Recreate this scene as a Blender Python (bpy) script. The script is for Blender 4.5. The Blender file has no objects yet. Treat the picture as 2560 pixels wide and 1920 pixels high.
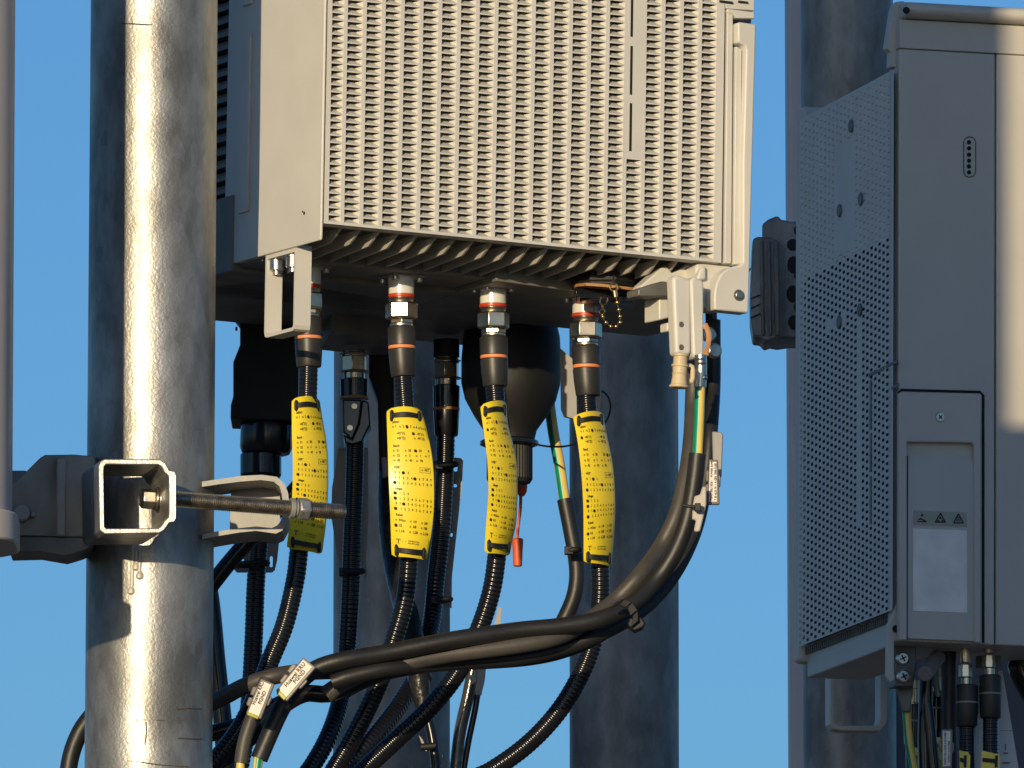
import bpy, math, random
from mathutils import Vector as V, Matrix
from mathutils.geometry import delaunay_2d_cdt
Vector2 = lambda p: V((p[0], p[1]))
R = math.radians
random.seed(4)
sc = bpy.context.scene
COL = sc.collection
# ---------------------------------------------------------------- camera, sky, sun, exposure
FP, PITCH, CZ = 30000.0, R(8.2), 1.6          # focal length in pixels of a 2560 px wide frame
cam = bpy.data.objects.new('camera', bpy.data.cameras.new('camera')); COL.objects.link(cam)
cam.location = (0, 0, CZ); cam.rotation_euler = (R(90) + PITCH, 0, 0)
cam.data.sensor_width = 36; cam.data.lens = FP / 2560 * 36; cam.data.clip_start = .1; cam.data.clip_end = 5000
sc.camera = cam
AZ, EL = R(16.5), R(7.5)                       # sun: behind the camera, to its left, low
w = bpy.data.worlds.new('World'); sc.world = w; w.use_nodes = True
nt = w.node_tree; bg = nt.nodes['Background']
sky = nt.nodes.new('ShaderNodeTexSky'); sky.sky_type = 'NISHITA'; sky.sun_disc = False
sky.sun_elevation = EL; sky.sun_rotation = math.pi + AZ; sky.altitude = 0
sky.air_density = .9; sky.dust_density = .9; sky.ozone_density = 4.8
nt.links.new(sky.outputs[0], bg.inputs[0]); bg.inputs[1].default_value = .150
sun = bpy.data.objects.new('sun', bpy.data.lights.new('sun', 'SUN')); COL.objects.link(sun)
sun.data.energy = 3.9; sun.data.angle = R(.53); sun.data.color = (1, .80, .52)
tosun = V((-math.sin(AZ) * math.cos(EL), -math.cos(AZ) * math.cos(EL), math.sin(EL)))
sun.rotation_euler = tosun.to_track_quat('Z', 'Y').to_euler(); sun.location = (-3, -3, 6)
sc.view_settings.view_transform = 'Standard'; sc.view_settings.look = 'None'
sc.view_settings.exposure = 0.0; sc.view_settings.gamma = 1
sc.render.engine = 'CYCLES'

# ---------------------------------------------------------------- helpers
CF = V((0, math.cos(PITCH), math.sin(PITCH))); CU = V((0, -math.sin(PITCH), math.cos(PITCH))); CR = V((1, 0, 0))
CP = V((0, 0, CZ))
def ray(x, y): return CR * ((x - 1280) / FP) + CU * ((960 - y) / FP) + CF
def S(x, y, Y):
    d = ray(x, y); return CP + d * (Y / d.y)
def hit(x, y, p, n):
    d = ray(x, y); return CP + d * ((p - CP).dot(n) / d.dot(n))
def px(r, Y): return r * Y / FP
def lerp(a, b, t): return a + (b - a) * t

class MB:
    def __init__(s): s.v = []; s.f = []; s.m = []
    def add(s, vs, fs, mi=0):
        b = len(s.v); s.v += [V(p) for p in vs]
        for f in fs: s.f.append([b + i for i in f]); s.m.append(mi)
        return s
    def box(s, o, a, b, c, mi=0):
        if a.cross(b).dot(c) < 0: a, b = b, a
        p = [o, o + a, o + a + b, o + b]; p += [q + c for q in p]
        return s.add(p, [(3, 2, 1, 0), (4, 5, 6, 7), (0, 1, 5, 4), (1, 2, 6, 5), (2, 3, 7, 6), (3, 0, 4, 7)], mi)
    def prism(s, pts, vec, mi=0):
        n = len(pts); p = [V(q) for q in pts]
        return s.add(p + [q + vec for q in p], [tuple(range(n))[::-1], tuple(range(n, 2 * n))] +
                     [(i, (i + 1) % n, (i + 1) % n + n, i + n) for i in range(n)], mi)
    def ringprism(s, a, b, vec, mi=0):
        n = len(a); p = a + b + [q + vec for q in a] + [q + vec for q in b]; f = []
        for i in range(n):
            j = (i + 1) % n
            f += [(i, j, n + j, n + i), (2 * n + i, 3 * n + i, 3 * n + j, 2 * n + j), (i, 2 * n + i, 2 * n + j, j), (n + i, n + j, 3 * n + j, 3 * n + i)]
        return s.add(p, f, mi)
    def tube(s, path, rad, seg=16, caps=True, mi=0, rot=0, flat=1.0, mfun=None, side=None):
        path = [V(p) for p in path]; n = len(path)
        if not isinstance(rad, (list, tuple)): rad = [rad] * n
        T = []
        for i in range(n):
            d = path[min(i + 1, n - 1)] - path[max(i - 1, 0)]
            if d.length < 1e-9: d = T[-1] if T else V((0, 0, 1))
            T.append(d.normalized())
        ref = V(side) if side else V((0, 1, 0))
        if abs(T[0].dot(ref)) > .9: ref = V((1, 0, 0))
        nn = (ref - T[0] * ref.dot(T[0])).normalized(); vs = []
        for i in range(n):
            nn = (nn - T[i] * nn.dot(T[i])).normalized(); bb = T[i].cross(nn)
            for k in range(seg):
                a = 2 * math.pi * k / seg + rot
                vs.append(path[i] + (nn * math.cos(a) * flat + bb * math.sin(a)) * rad[i])
        b = len(s.v); s.v += vs
        for i in range(n - 1):
            for k in range(seg):
                k2 = (k + 1) % seg
                s.f.append([b + i * seg + k, b + i * seg + k2, b + (i + 1) * seg + k2, b + (i + 1) * seg + k])
                s.m.append(mfun(k) if mfun else mi)
        if caps:
            s.f.append([b + k for k in range(seg)][::-1]); s.m.append(mi)
            s.f.append([b + (n - 1) * seg + k for k in range(seg)]); s.m.append(mi)
        return s
    def lathe(s, x, Y, prof, seg=28, mi=0, rot=0, x2=None, caps=True):
        """prof: (y px, r px); the axis runs down the picture from x to x2"""
        y0, y1 = prof[0][0], prof[-1][0]; x2 = x if x2 is None else x2
        pts = [S(lerp(x, x2, (y - y0) / max(1e-6, y1 - y0)), y, Y) for y, r in prof]
        ax = pts[-1] - pts[0]; out = []
        for (y, r), p in zip(prof, pts): out.append(p)
        d = ax.normalized(); ref = V((0, 1, 0)); nn = (ref - d * ref.dot(d)).normalized(); bb = d.cross(nn); vs = []
        for p, (y, r) in zip(out, prof):
            for k in range(seg):
                a = 2 * math.pi * k / seg + rot
                vs.append(p + (nn * math.cos(a) + bb * math.sin(a)) * px(r, Y))
        fs = []
        n = len(prof)
        for i in range(n - 1):
            for k in range(seg):
                k2 = (k + 1) % seg; fs.append((i * seg + k, i * seg + k2, (i + 1) * seg + k2, (i + 1) * seg + k))
        if caps: fs += [tuple(range(seg))[::-1], tuple((n - 1) * seg + k for k in range(seg))]
        return s.add(vs, fs, mi)
    def disc(s, c, nrm, r, h, seg=20, mi=0, rot=0, r2=None):
        nrm = V(nrm).normalized()
        return s.tube([c, c + nrm * h], [r, r if r2 is None else r2], seg, True, mi, rot)
    def sphere(s, c, r, mi=0, seg=12):
        n = 7; return s.tube([c + V((0, 0, 1)) * r * math.cos(math.pi * i / (n - 1)) for i in range(n)],
                             [max(1e-5, r * math.sin(math.pi * i / (n - 1))) for i in range(n)], seg, False, mi)
    def quad(s, a, b, c, d, mi=0): return s.add([a, b, c, d], [(0, 1, 2, 3)], mi)
    def build(s, name, mats, parent=None, bevel=0, origin=None, smooth=True, ang=32, bseg=2):
        if not isinstance(mats, (list, tuple)): mats = [mats]
        if origin is None: origin = ORG[parent.name] if parent else sum(s.v, V((0, 0, 0))) / len(s.v)
        me = bpy.data.meshes.new(name); me.from_pydata([p - origin for p in s.v], [], s.f); me.validate()
        for m in mats: me.materials.append(m)
        if len(me.polygons) == len(s.m): me.polygons.foreach_set('material_index', s.m)
        if smooth:
            me.polygons.foreach_set('use_smooth', [True] * len(me.polygons)); me.set_sharp_from_angle(angle=R(ang))
        me.update()
        o = bpy.data.objects.new(name, me); COL.objects.link(o); ORG[o.name] = origin.copy()
        if parent: o.parent = parent; o.location = origin - ORG[parent.name]
        else: o.location = origin
        if bevel:
            md = o.modifiers.new('bevel', 'BEVEL'); md.width = bevel; md.segments = bseg; md.limit_method = 'ANGLE'; md.angle_limit = R(40)
        return o
ORG = {}
def tag(o, label, cat, group=None, kind=None):
    if label: o['label'] = label
    if cat: o['category'] = cat
    if group: o['group'] = group
    if kind: o['kind'] = kind
    return o
def thing(name, label, cat, loc, group=None):
    o = bpy.data.objects.new(name, None); COL.objects.link(o); o.location = loc; o.empty_display_size = .02
    ORG[o.name] = V(loc); return tag(o, label, cat, group)
def spline(pts, step):
    """Catmull-Rom through points, resampled at even steps (metres)"""
    P = [V(p) for p in pts]; P = [P[0] * 2 - P[1]] + P + [P[-1] * 2 - P[-2]]; out = []
    for i in range(1, len(P) - 2):
        a, b, c, d = P[i - 1:i + 3]
        for k in range(24):
            t = k / 24; out.append(.5 * (2 * b + (c - a) * t + (2 * a - 5 * b + 4 * c - d) * t * t + (3 * b - a - 3 * c + d) * t ** 3))
    out.append(P[-2]); L = [0]
    for i in range(1, len(out)): L.append(L[-1] + (out[i] - out[i - 1]).length)
    n = max(2, int(L[-1] / step)); res = []; j = 0
    for i in range(n + 1):
        t = L[-1] * i / n
        while j < len(L) - 2 and L[j + 1] < t: j += 1
        res.append(out[j].lerp(out[j + 1], (t - L[j]) / max(1e-9, L[j + 1] - L[j])))
    return res
def P3(lst, Y=None): return [S(p[0], p[1], p[2] if len(p) > 2 else Y) for p in lst]
def onward(lst):
    """cables that leave the frame at the bottom carry on down beside the masts"""
    (x0, y0), (x1, y1) = lst[-2][:2], lst[-1][:2]
    if y1 < 1915 or y1 <= y0: return lst
    k = max(-90, min(90, (x1 - x0) * 100 / (y1 - y0))); z = tuple(lst[-1][2:])
    return list(lst) + [(x1 + k, y1 + 160) + z, (x1 + k * 1.5, y1 + 420) + z, (x1 + k * 1.6, y1 + 1500) + z]
def ptube(mb, lst, r, Y=None, step=.004, seg=16, mi=0, flat=1.0, mfun=None, taper=None, side=None):
    lst = onward(lst); pts = spline(P3(lst, Y), step); Ym = Y or lst[0][2]; n = len(pts)
    rr = px(r, Ym) if taper is None else [px(lerp(r, taper, i / (n - 1)), Ym) for i in range(n)]
    return mb.tube(pts, rr, seg, True, mi, 0, flat, mfun, side)
def corr(mb, lst, r, Y=None, pitch=.0029, amp=.00015, seg=18, per=6, mi=0):
    lst = onward(lst); pts = spline(P3(lst, Y), pitch / per); Ym = Y or lst[0][2]; r = px(r, Ym)
    prof = [amp * math.cos(2 * math.pi * k / per) for k in range(per)]
    return mb.tube(pts, [r + prof[i % per] for i in range(len(pts))], seg, True, mi)

# ---------------------------------------------------------------- materials
def M(name, base, rough=.5, metal=0, var=0, vscale=20, bump=0, bscale=200, base2=None, coat=0, stretch=None, rvar=0, kind='noise', bdist=.001):
    m = bpy.data.materials.new(name); m.use_nodes = True; n = m.node_tree.nodes; l = m.node_tree.links
    b = n['Principled BSDF']; b.inputs['Base Color'].default_value = (*base, 1); b.inputs['Roughness'].default_value = rough
    b.inputs['Metallic'].default_value = metal
    if coat: b.inputs['Coat Weight'].default_value = coat
    if var or bump or rvar or base2:
        tc = n.new('ShaderNodeTexCoord'); mp = n.new('ShaderNodeMapping'); l.new(tc.outputs['Object'], mp.inputs[0])
        if stretch: mp.inputs['Scale'].default_value = stretch
        if kind == 'voronoi':
            t = n.new('ShaderNodeTexVoronoi'); t.inputs['Scale'].default_value = vscale; out = t.outputs['Color']
            sep = n.new('ShaderNodeSeparateColor'); l.new(out, sep.inputs[0]); out = sep.outputs[0]
        else:
            t = n.new('ShaderNodeTexNoise'); t.inputs['Scale'].default_value = vscale; t.inputs['Detail'].default_value = 6; out = t.outputs['Fac']
        l.new(mp.outputs[0], t.inputs[0])
        c2 = base2 or tuple(x * (1 - var) for x in base)
        c1 = base if base2 else tuple(min(1, x * (1 + var * .6)) for x in base)
        mix = n.new('ShaderNodeValToRGB'); mix.color_ramp.elements[0].position = .3; mix.color_ramp.elements[1].position = .72
        mix.color_ramp.elements[0].color = (*c2, 1); mix.color_ramp.elements[1].color = (*c1, 1)
        l.new(out, mix.inputs[0]); l.new(mix.outputs[0], b.inputs['Base Color'])
        if rvar:
            mr = n.new('ShaderNodeMapRange'); mr.inputs[3].default_value = max(.02, rough - rvar); mr.inputs[4].default_value = min(1, rough + rvar)
            l.new(out, mr.inputs[0]); l.new(mr.outputs[0], b.inputs['Roughness'])
        if bump:
            t2 = n.new('ShaderNodeTexNoise'); t2.inputs['Scale'].default_value = bscale; t2.inputs['Detail'].default_value = 4; l.new(tc.outputs['Object'], t2.inputs[0])
            bp = n.new('ShaderNodeBump'); bp.inputs['Strength'].default_value = bump; bp.inputs['Distance'].default_value = bdist
            l.new(t2.outputs['Fac'], bp.inputs['Height']); l.new(bp.outputs[0], b.inputs['Normal'])
    return m
def galv(name, dark=.30, light=.46, metal=.75):
    """hot-dip zinc: spangle patches, runs and fine grain"""
    m = bpy.data.materials.new(name); m.use_nodes = True; n = m.node_tree.nodes; l = m.node_tree.links; b = n['Principled BSDF']
    tc = n.new('ShaderNodeTexCoord'); mp = n.new('ShaderNodeMapping'); mp.inputs['Scale'].default_value = (1, 1, .45); l.new(tc.outputs['Object'], mp.inputs[0])
    v = n.new('ShaderNodeTexVoronoi'); v.inputs['Scale'].default_value = 150; l.new(mp.outputs[0], v.inputs[0])
    nz = n.new('ShaderNodeTexNoise'); nz.inputs['Scale'].default_value = 26; nz.inputs['Detail'].default_value = 9; nz.inputs['Roughness'].default_value = .65; l.new(mp.outputs[0], nz.inputs[0])
    sep = n.new('ShaderNodeSeparateColor'); l.new(v.outputs['Color'], sep.inputs[0])
    mx = n.new('ShaderNodeMix'); mx.inputs[0].default_value = .93; l.new(sep.outputs[0], mx.inputs[2]); l.new(nz.outputs['Fac'], mx.inputs[3])
    rp = n.new('ShaderNodeValToRGB'); e = rp.color_ramp.elements; e[0].position = .38; e[1].position = .62
    e[0].color = (dark, dark * .98, dark * .9, 1); e[1].color = (light, light * .985, light * .93, 1)
    l.new(mx.outputs[0], rp.inputs[0]); l.new(rp.outputs[0], b.inputs['Base Color'])
    mr = n.new('ShaderNodeMapRange'); mr.inputs[3].default_value = .48; mr.inputs[4].default_value = .37; l.new(mx.outputs[0], mr.inputs[0]); l.new(mr.outputs[0], b.inputs['Roughness'])
    b.inputs['Metallic'].default_value = metal
    g = n.new('ShaderNodeTexNoise'); g.inputs['Scale'].default_value = 520; g.inputs['Detail'].default_value = 3; l.new(tc.outputs['Object'], g.inputs[0])
    bp = n.new('ShaderNodeBump'); bp.inputs['Strength'].default_value = .4; bp.inputs['Distance'].default_value = .0006; l.new(g.outputs['Fac'], bp.inputs['Height'])
    bp2 = n.new('ShaderNodeBump'); bp2.inputs['Strength'].default_value = .1; bp2.inputs['Distance'].default_value = .002; l.new(nz.outputs['Fac'], bp2.inputs['Height'])
    l.new(bp.outputs[0], bp2.inputs['Normal']); l.new(bp2.outputs[0], b.inputs['Normal'])
    return m
GALV = galv('galvanised steel', .20, .43, .72); GALVD = galv('darker galvanised steel', .13, .26, .2); GALVC = M('dull cast zinc', (.31, .305, .28), .5, .15, .25, 40, .3, 300, rvar=.08, bdist=.0004)  # GALVD: darker, less metallic zinc for rear masts and clamp jaws
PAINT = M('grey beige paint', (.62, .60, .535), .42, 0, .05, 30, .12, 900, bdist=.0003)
PAINTSHADE = M('grey paint darkened as shade', (.20, .19, .165), .55, 0, .25, 40, .1, 900, bdist=.0003)  # dark copy of the unit's paint, underside and gap shade put into the colour
PAINTR = M('light grey paint', (.53, .50, .44), .45, 0, .04, 25, .12, 900, bdist=.0003)
CASTD = M('dark cast aluminium', (.15, .15, .135), .5, .3, .3, 60, .3, 500)
RADOME = M('grey fibreglass radome', (.42, .39, .37), .45, 0, .06, 14, .15, 500, bdist=.0004)
NICKEL = M('nickel plated brass', (.64, .55, .41), .3, 1, .15, 150, .1, 700, rvar=.08, bdist=.0002)
STEEL = M('stainless steel', (.60, .55, .47), .32, 1, .2, 180, .2, 900, rvar=.1, bdist=.0002)
BRASS = M('brass beads', (.62, .47, .25), .28, 1, .2, 300)
WHITEP = M('white glossy collar', (.78, .76, .68), .22, .1, .05, 90)
BOOT = M('black rubber boot', (.03, .029, .027), .42, 0, .3, 60, .15, 800, bdist=.0003)
JACK = M('black cable jacket', (.009, .0095, .012), .2, 0, .3, 40)
SHRINK = M('heat shrink sleeve', (.017, .017, .0165), .46, 0, .35, 35, .25, 260, bdist=.0006)
SHRINKB = M('worn brown grey sleeve', (.065, .059, .051), .5, 0, .3, 50, .2, 300, bdist=.0005)
BLKP = M('matt black plastic', (.009, .009, .009), .6, 0, .3, 60, .1, 600)
BLKG = M('glossy black plastic', (.01, .01, .014), .2, 0, 0)
TAPE = M('wrapped black tape', (.02, .02, .019), .35, 0, .5, 60, .8, 120, bdist=.002)
RED = M('red sealing ring', (.55, .05, .02), .4, 0, .2, 200)
ORANGE = M('orange marking ring', (.85, .28, .10), .5, 0, .1, 200)
ORPLUG = M('orange red plug', (.68, .11, .03), .5, 0, .15, 90)
GASK = M('orange gasket', (.42, .22, .08), .6, 0, .2, 120)
YEL = M('yellow tag plastic', (.86, .66, .03), .33, 0, .06, 60, .1, 300, coat=.15, bdist=.0003)
INK = M('black print', (.018, .014, .012), .6)
GREEN = M('green wire insulation', (.0, .26, .13), .35, 0, .1, 60)
YELW = M('yellow wire insulation', (.80, .58, .12), .35, 0, .1, 60)
BEIGE = M('beige plastic cap', (.58, .47, .28), .5, 0, .1, 60, .1, 500)
PAPER = M('white paper label', (.82, .76, .68), .6, 0, .03, 60)
PAPERG = M('faded grey label', (.86, .83, .79), .6, 0, .14, 45, .1, 400)
CLIP = M('clear grey plastic clip', (.20, .18, .16), .3, 0, .2, 80)
CLIPY = M('yellowed clip plastic', (.38, .36, .04), .3, 0, .2, 80)
PLATEG = M('grey marker plate', (.28, .265, .25), .45, 0, .1, 40)
WARN = M('pale warning strip', (.36, .37, .30), .6)
SLOT = M('dark slot', (.01, .01, .01), .8)
GRAVEL = M('roof gravel', (.13, .12, .105), .9, 0, .4, 60, .5, 90)
STRIPW = M('blue white plastic strip', (.55, .60, .62), .5, 0, .06, 30)

# ---------------------------------------------------------------- setting
g = MB(); g.quad(V((-900, -900, 0)), V((900, -900, 0)), V((900, 900, 0)), V((-900, 900, 0)))
tag(g.build('ground', GRAVEL, smooth=False), None, None, kind='structure')

# ---------------------------------------------------------------- masts
def mast(x0, x1, Y, top, label, mt, seg=96, rings=(), leanpx=0):
    """x0/x1: left and right edge in the picture, stands on the ground"""
    cx = (x0 + x1) / 2; a = S(cx, 960, Y); r = px((x1 - x0) / 2, Y)
    lean = leanpx * Y / FP / px(1920, Y)
    t = thing('mast_pole', label, 'pole', (a.x - lean * a.z, Y, 0))
    base = V((a.x - lean * a.z, Y, 0)); up = V((lean, 0, 1))
    n = 60; mb = MB().tube([base + up * (top * i / n) for i in range(n + 1)], r, seg)
    mb.build('tube', mt, t)
    mb = MB(); mb.disc(base, (0, 0, 1), r * 2.2, .012, 32); mb.build('base_plate', mt, t, .001)
    mb = MB(); mb.disc(base + up * top, (0, 0, 1), r * 1.04, .006, 32); mb.build('end_cap', BLKP, t)
    return t
p1 = mast(217.5, 539, 7.50, 4.2, 'thick galvanised mast in front with a bright sunlit stripe and zinc runs', GALV, 128, leanpx=6)
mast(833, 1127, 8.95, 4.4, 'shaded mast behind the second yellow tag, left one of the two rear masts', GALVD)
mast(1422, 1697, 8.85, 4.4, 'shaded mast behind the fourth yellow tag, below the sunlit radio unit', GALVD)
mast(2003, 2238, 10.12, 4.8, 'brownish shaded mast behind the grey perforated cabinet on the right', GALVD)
# zinc runs and scratches on the front mast (raised drips)
pc = S(378, 1400, 7.5)
def onpole(x, y, lift=.0):
    r = px(160.7, 7.5) + lift; cx = S(378.2, y, 7.5).x; X = S(x, y, 7.46).x - cx
    X = max(-r * .98, min(r * .98, X)); yy = 7.5 - math.sqrt(r * r - X * X)
    return S(x, y, yy)
mb = MB()
for pts in (((349, 1362), (350, 1400), (349, 1425), (350, 1440)), ((334, 1352), (332, 1400), (331, 1450), (331, 1462), (329, 1478)), ((340, 1370), (342, 1405), (341, 1418))):
    ps = [onpole(x, y) for x, y in pts]; n = len(ps)
    mb.tube(spline(ps, .002), .0015, 10, flat=.5)
    mb.tube([ps[-1] + V((0, 0, z)) for z in (.003, .001, -.0012, -.0024)], [.0014, .0026, .0026, .001], 12, flat=.5)
mb.build('zinc_run', M('zinc drip', (.42, .40, .36), .5, .3), p1)

MARK = M('scratched zinc', (.10, .095, .085), .7, 0, .3, 200)
for pts in (((305, 58), (340, 60), (372, 62), (440, 61)), ((449, 88), (475, 91), (503, 93)), ((503, 96), (504, 150), (503, 230), (500, 290)), ((449, 10), (470, 12), (502, 11)),
            ((310, 1802), (350, 1800), (410, 1801)), ((255, 1908), (300, 1902), (340, 1904), (400, 1912), (470, 1916)), ((443, 1772), (480, 1770), (502, 1771)), ((445, 1845), (480, 1846), (503, 1845)), ((365, 1805), (366, 1835), (362, 1862)), ((270, 1770), (300, 1768), (350, 1767))):
    mb = MB(); mb.tube(spline([onpole(x, y) for x, y in pts], .004), .00045, 6); mb.build('scratch', MARK, p1)
# ---------------------------------------------------------------- panel antenna on the far left (mostly outside the frame)
Ya = 7.272
t = thing('panel_antenna', 'pinkish grey rounded antenna cut off by the left edge of the photo', 'antenna', S(-700, 1330, Ya))
def rrect(x0, x1, y0, y1, z, r, n=6):
    o = []
    for cx, cy, a0 in ((x1 - r, y1 - r, 0), (x0 + r, y1 - r, 90), (x0 + r, y0 + r, 180), (x1 - r, y0 + r, 270)):
        for k in range(n + 1): a = R(a0 + 90 * k / n); o.append(V((cx + r * math.cos(a), cy + r * math.sin(a), z)))
    return o
ax1 = S(30, 960, Ya).x; ax0 = ax1 - .43; az = S(30, 1312, Ya).z
mb = MB().prism(rrect(ax0, ax1, Ya - .05, Ya + .05, az, .035), V((0, 0, 1.9))); mb.build('radome', RADOME, t, ang=30)
cx1 = S(49, 960, Ya).x; cz = S(30, 1384, Ya).z
mb = MB().prism(rrect(ax0 - .004, cx1, Ya - .055, Ya + .055, cz + .0035, .036), V((0, 0, az - cz + .001))); mb.build('end_cap', RADOME, t, .0015)
# the mount holding it to the mast
def left_mount(dz, label, tall=0):
    off = V((0, 0, dz)); Y = 7.45
    t = thing('antenna_mount', label, 'mounting bracket', S(240, 1260, 7.4) + off)
    def part(mb, name, mt, bev=.0008):
        for i, p in enumerate(mb.v): mb.v[i] = p + off
        return mb.build(name, mt, t, bev)
    mb = MB(); o = [(24, 1215), (62, 1182), (100, 1144), (112, 1137), (180, 1136), (237, 1140), (237, 1342), (160, 1341), (24, 1338)]
    mb.prism([S(x, y, Y + (.0 if x < 150 else .02)) for x, y in o], V((.004, .04, 0))); part(mb, 'tilt_arm', GALVC)
    mb = MB(); mb.prism([S(x, y, Y + .03) for x, y in [(24, 1176), (66, 1176), (70, 1240), (24, 1240)]], V((0, .03, 0))); part(mb, 'rear_plate', GALVC); mb = MB()
    mb.prism([S(x, y, Y + .004) for x, y in [(24, 1340), (236, 1344), (228, 1368), (200, 1380), (163, 1391), (100, 1380), (24, 1382)]], V((0, .04, 0)))
    part(mb, 'arm_gusset', CASTD); mb = MB()
    mb.box(S(140, 1340, Y - .0015), S(164, 1340, Y - .0015) - S(140, 1340, Y - .0015), V((0, .006, 0)), V((0, 0, px(200, Y)))); part(mb, 'arm_rib', GALVC)
    mb = MB(); mb.disc(S(52, 1287, Y + .006), (.1, -1, 0), px(22, Y), .012, 20); mb.disc(S(82, 1288, Y + .006), (.1, -1, 0), px(9, Y), .006, 12); part(mb, 'hinge_bolt', GALVC, .001)
    Yc = 7.392; vec = V((-.0125, .054, 0))
    a = [(252, 1151), (262, 1147), (400, 1148), (415, 1158), (424, 1177), (437, 1179), (441, 1188), (441, 1296), (436, 1304), (424, 1306), (411, 1325), (398, 1333), (262, 1335), (249, 1326), (246, 1165)]
    b = [(260, 1168), (266, 1161), (396, 1162), (404, 1167), (410, 1180), (420, 1188), (422, 1195), (422, 1288), (420, 1294), (411, 1302), (404, 1314), (396, 1320), (266, 1321), (261, 1316), (259, 1176)]
    mb = MB().ringprism([S(*q, Yc) for q in a], [S(*q, Yc) for q in b], vec); part(mb, 'front_channel', GALV, .0006)
    d = (S(862, 1281, 7.455) - S(400, 1245, 7.42)).normalized()
    h = S(392, 1249, 7.423)
    mb = MB(); mb.disc(h, d, px(33, 7.4), .002, 24); mb.disc(h - d * .002, d, px(29, 7.4), .002, 24)
    mb.disc(h - d * .010, d, px(27, 7.4), .008, 6, rot=.4); part(mb, 'bolt_head', STEEL, .0006)
    pts = [S(400, 1245, 7.42), S(862, 1281, 7.455)]; L = (pts[1] - pts[0]).length; n = int(L / .0014) * 4; pr = [.0, .0006, .0, -.0006]
    mb = MB().tube([pts[0].lerp(pts[1], i / n) for i in range(n + 1)], [px(18.5, 7.43) + pr[i % 4] for i in range(n - 3)] + [px(18, 7.43)] * 2 + [px(16, 7.43)] * 2, 20); part(mb, 'threaded_rod', STEEL, 0)
    e = S(724, 1270, 7.444); mb = MB(); mb.disc(e, d, px(26, 7.4), .003, 24); mb.disc(e + d * .003, d, px(22, 7.4), .002, 20); part(mb, 'washer', GALVC, .0004)
    mb = MB(); mb.disc(e + d * .0052, d, px(31, 7.4), .0075, 6, rot=.25); part(mb, 'hex_nut', GALV, .0012)
    # rear channel: two flanges, the web on the right and the lit inner plate
    Yr = 7.475
    o = [(505, 1204), (545, 1198), (600, 1190), (655, 1187), (692, 1192), (712, 1210), (720, 1232), (722, 1250), (721, 1296), (716, 1308), (706, 1326), (690, 1334), (640, 1327), (600, 1331), (545, 1340), (505, 1348)]
    i_ = [(505, 1217), (545, 1211), (600, 1204), (652, 1200), (684, 1204), (699, 1216), (705, 1236), (706, 1250), (705, 1292), (702, 1302), (694, 1313), (680, 1320), (640, 1316), (600, 1320), (545, 1328), (505, 1336)]
    n = len(o); mb = MB(); v2 = V((.0, .05, 0)); A = [S(*q, Yr) for q in o]; B = [S(*q, Yr) for q in i_]
    for k in range(n - 1): mb.prism([A[k], A[k + 1], B[k + 1], B[k]], v2)
    mb.prism([S(x, y, Yr + .038) for x, y in [(578, 1212), (700, 1212), (700, 1326), (574, 1330)]], V((0, .004, 0)))
    part(mb, 'rear_channel', GALVC, 0)
    return t
left_mount(0, 'galvanised clamp with hollow square channel and long threaded rod around the front mast')
# ---------------------------------------------------------------- sunlit radio unit
PHI, ROLL = R(28.5), R(.9)
RM = Matrix.Rotation(ROLL, 3, 'Y') @ Matrix.Rotation(PHI, 3, 'Z')
U, L_, W = RM @ V((1, 0, 0)), RM @ V((0, 1, 0)), RM @ V((0, 0, 1))
A0 = S(805, 600, 7.50)
def loc(p): q = p - A0; return q.dot(U), q.dot(L_), q.dot(W)
def G(u, l, w_): return A0 + U * u + L_ * l + W * w_
def onF(x, y, l=0):                      # pixel on the front plane pushed back by l
    a = loc(hit(x, y, A0 + L_ * l, L_)); return a[0], a[2]
def onS(x, y, u=0):
    a = loc(hit(x, y, A0 + U * u, U)); return a[1], a[2]
HT = .387                                # height of the unit
ru = thing('radio_unit', 'sunlit grey beige radio unit with louvred front and cables hanging below', 'radio unit', G(.15, .06, 0))
def louvre(mb, fr, a0, a1, b1, b0, d, r, ax, bx, nx, base):
    """one pressed slot: a along ax, b along bx (up), nx points into the face"""
    q = lambda a, b, e: base + ax * a + bx * b + nx * e
    TL, TR, BR, BL = q(a0, b1, 0), q(a1, b1, 0), q(a1, b0, 0), q(a0, b0, 0)
    tl, tr = q(a0, b1 - .0005, d), q(a1 - r, b1 - .0005, d)
    mb.add([TL, TR, BR, BL, tl, tr], [(0, 3, 4), (3, 2, 5, 4), (1, 5, 2)])
uc0, _ = onF(865, 300); uc1, _ = onF(1752, 300); pit = (uc1 - uc0) / 19
_, wr0 = onF(865, 542); _, wr1 = onF(865, 17.4); rp = (wr1 - wr0) / 29
ug0, wg0 = onF(811, 557); ug1 = onF(1808, 300)[0]; wg0 = onF(808, 558)[1]
sw = pit * .80; sh = rp * .80
cols = []
cols.append((onF(826, 300)[0], onF(826 + 30, 300)[0]))
for k in range(20): cols.append((uc0 + k * pit, uc0 + k * pit + sw))
mb = MB(); nrow = int((HT - .012 - wr0) / rp)
wslit = onF(1578, 398)[1]
xs = [ug0]
for a, b in cols: xs += [a, b]
xs.append(ug1)
ws = [wg0]
for n in range(nrow + 1): ws += [wr0 + n * rp - sh, wr0 + n * rp]
ws.append(HT)
cellcol = {}
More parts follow.
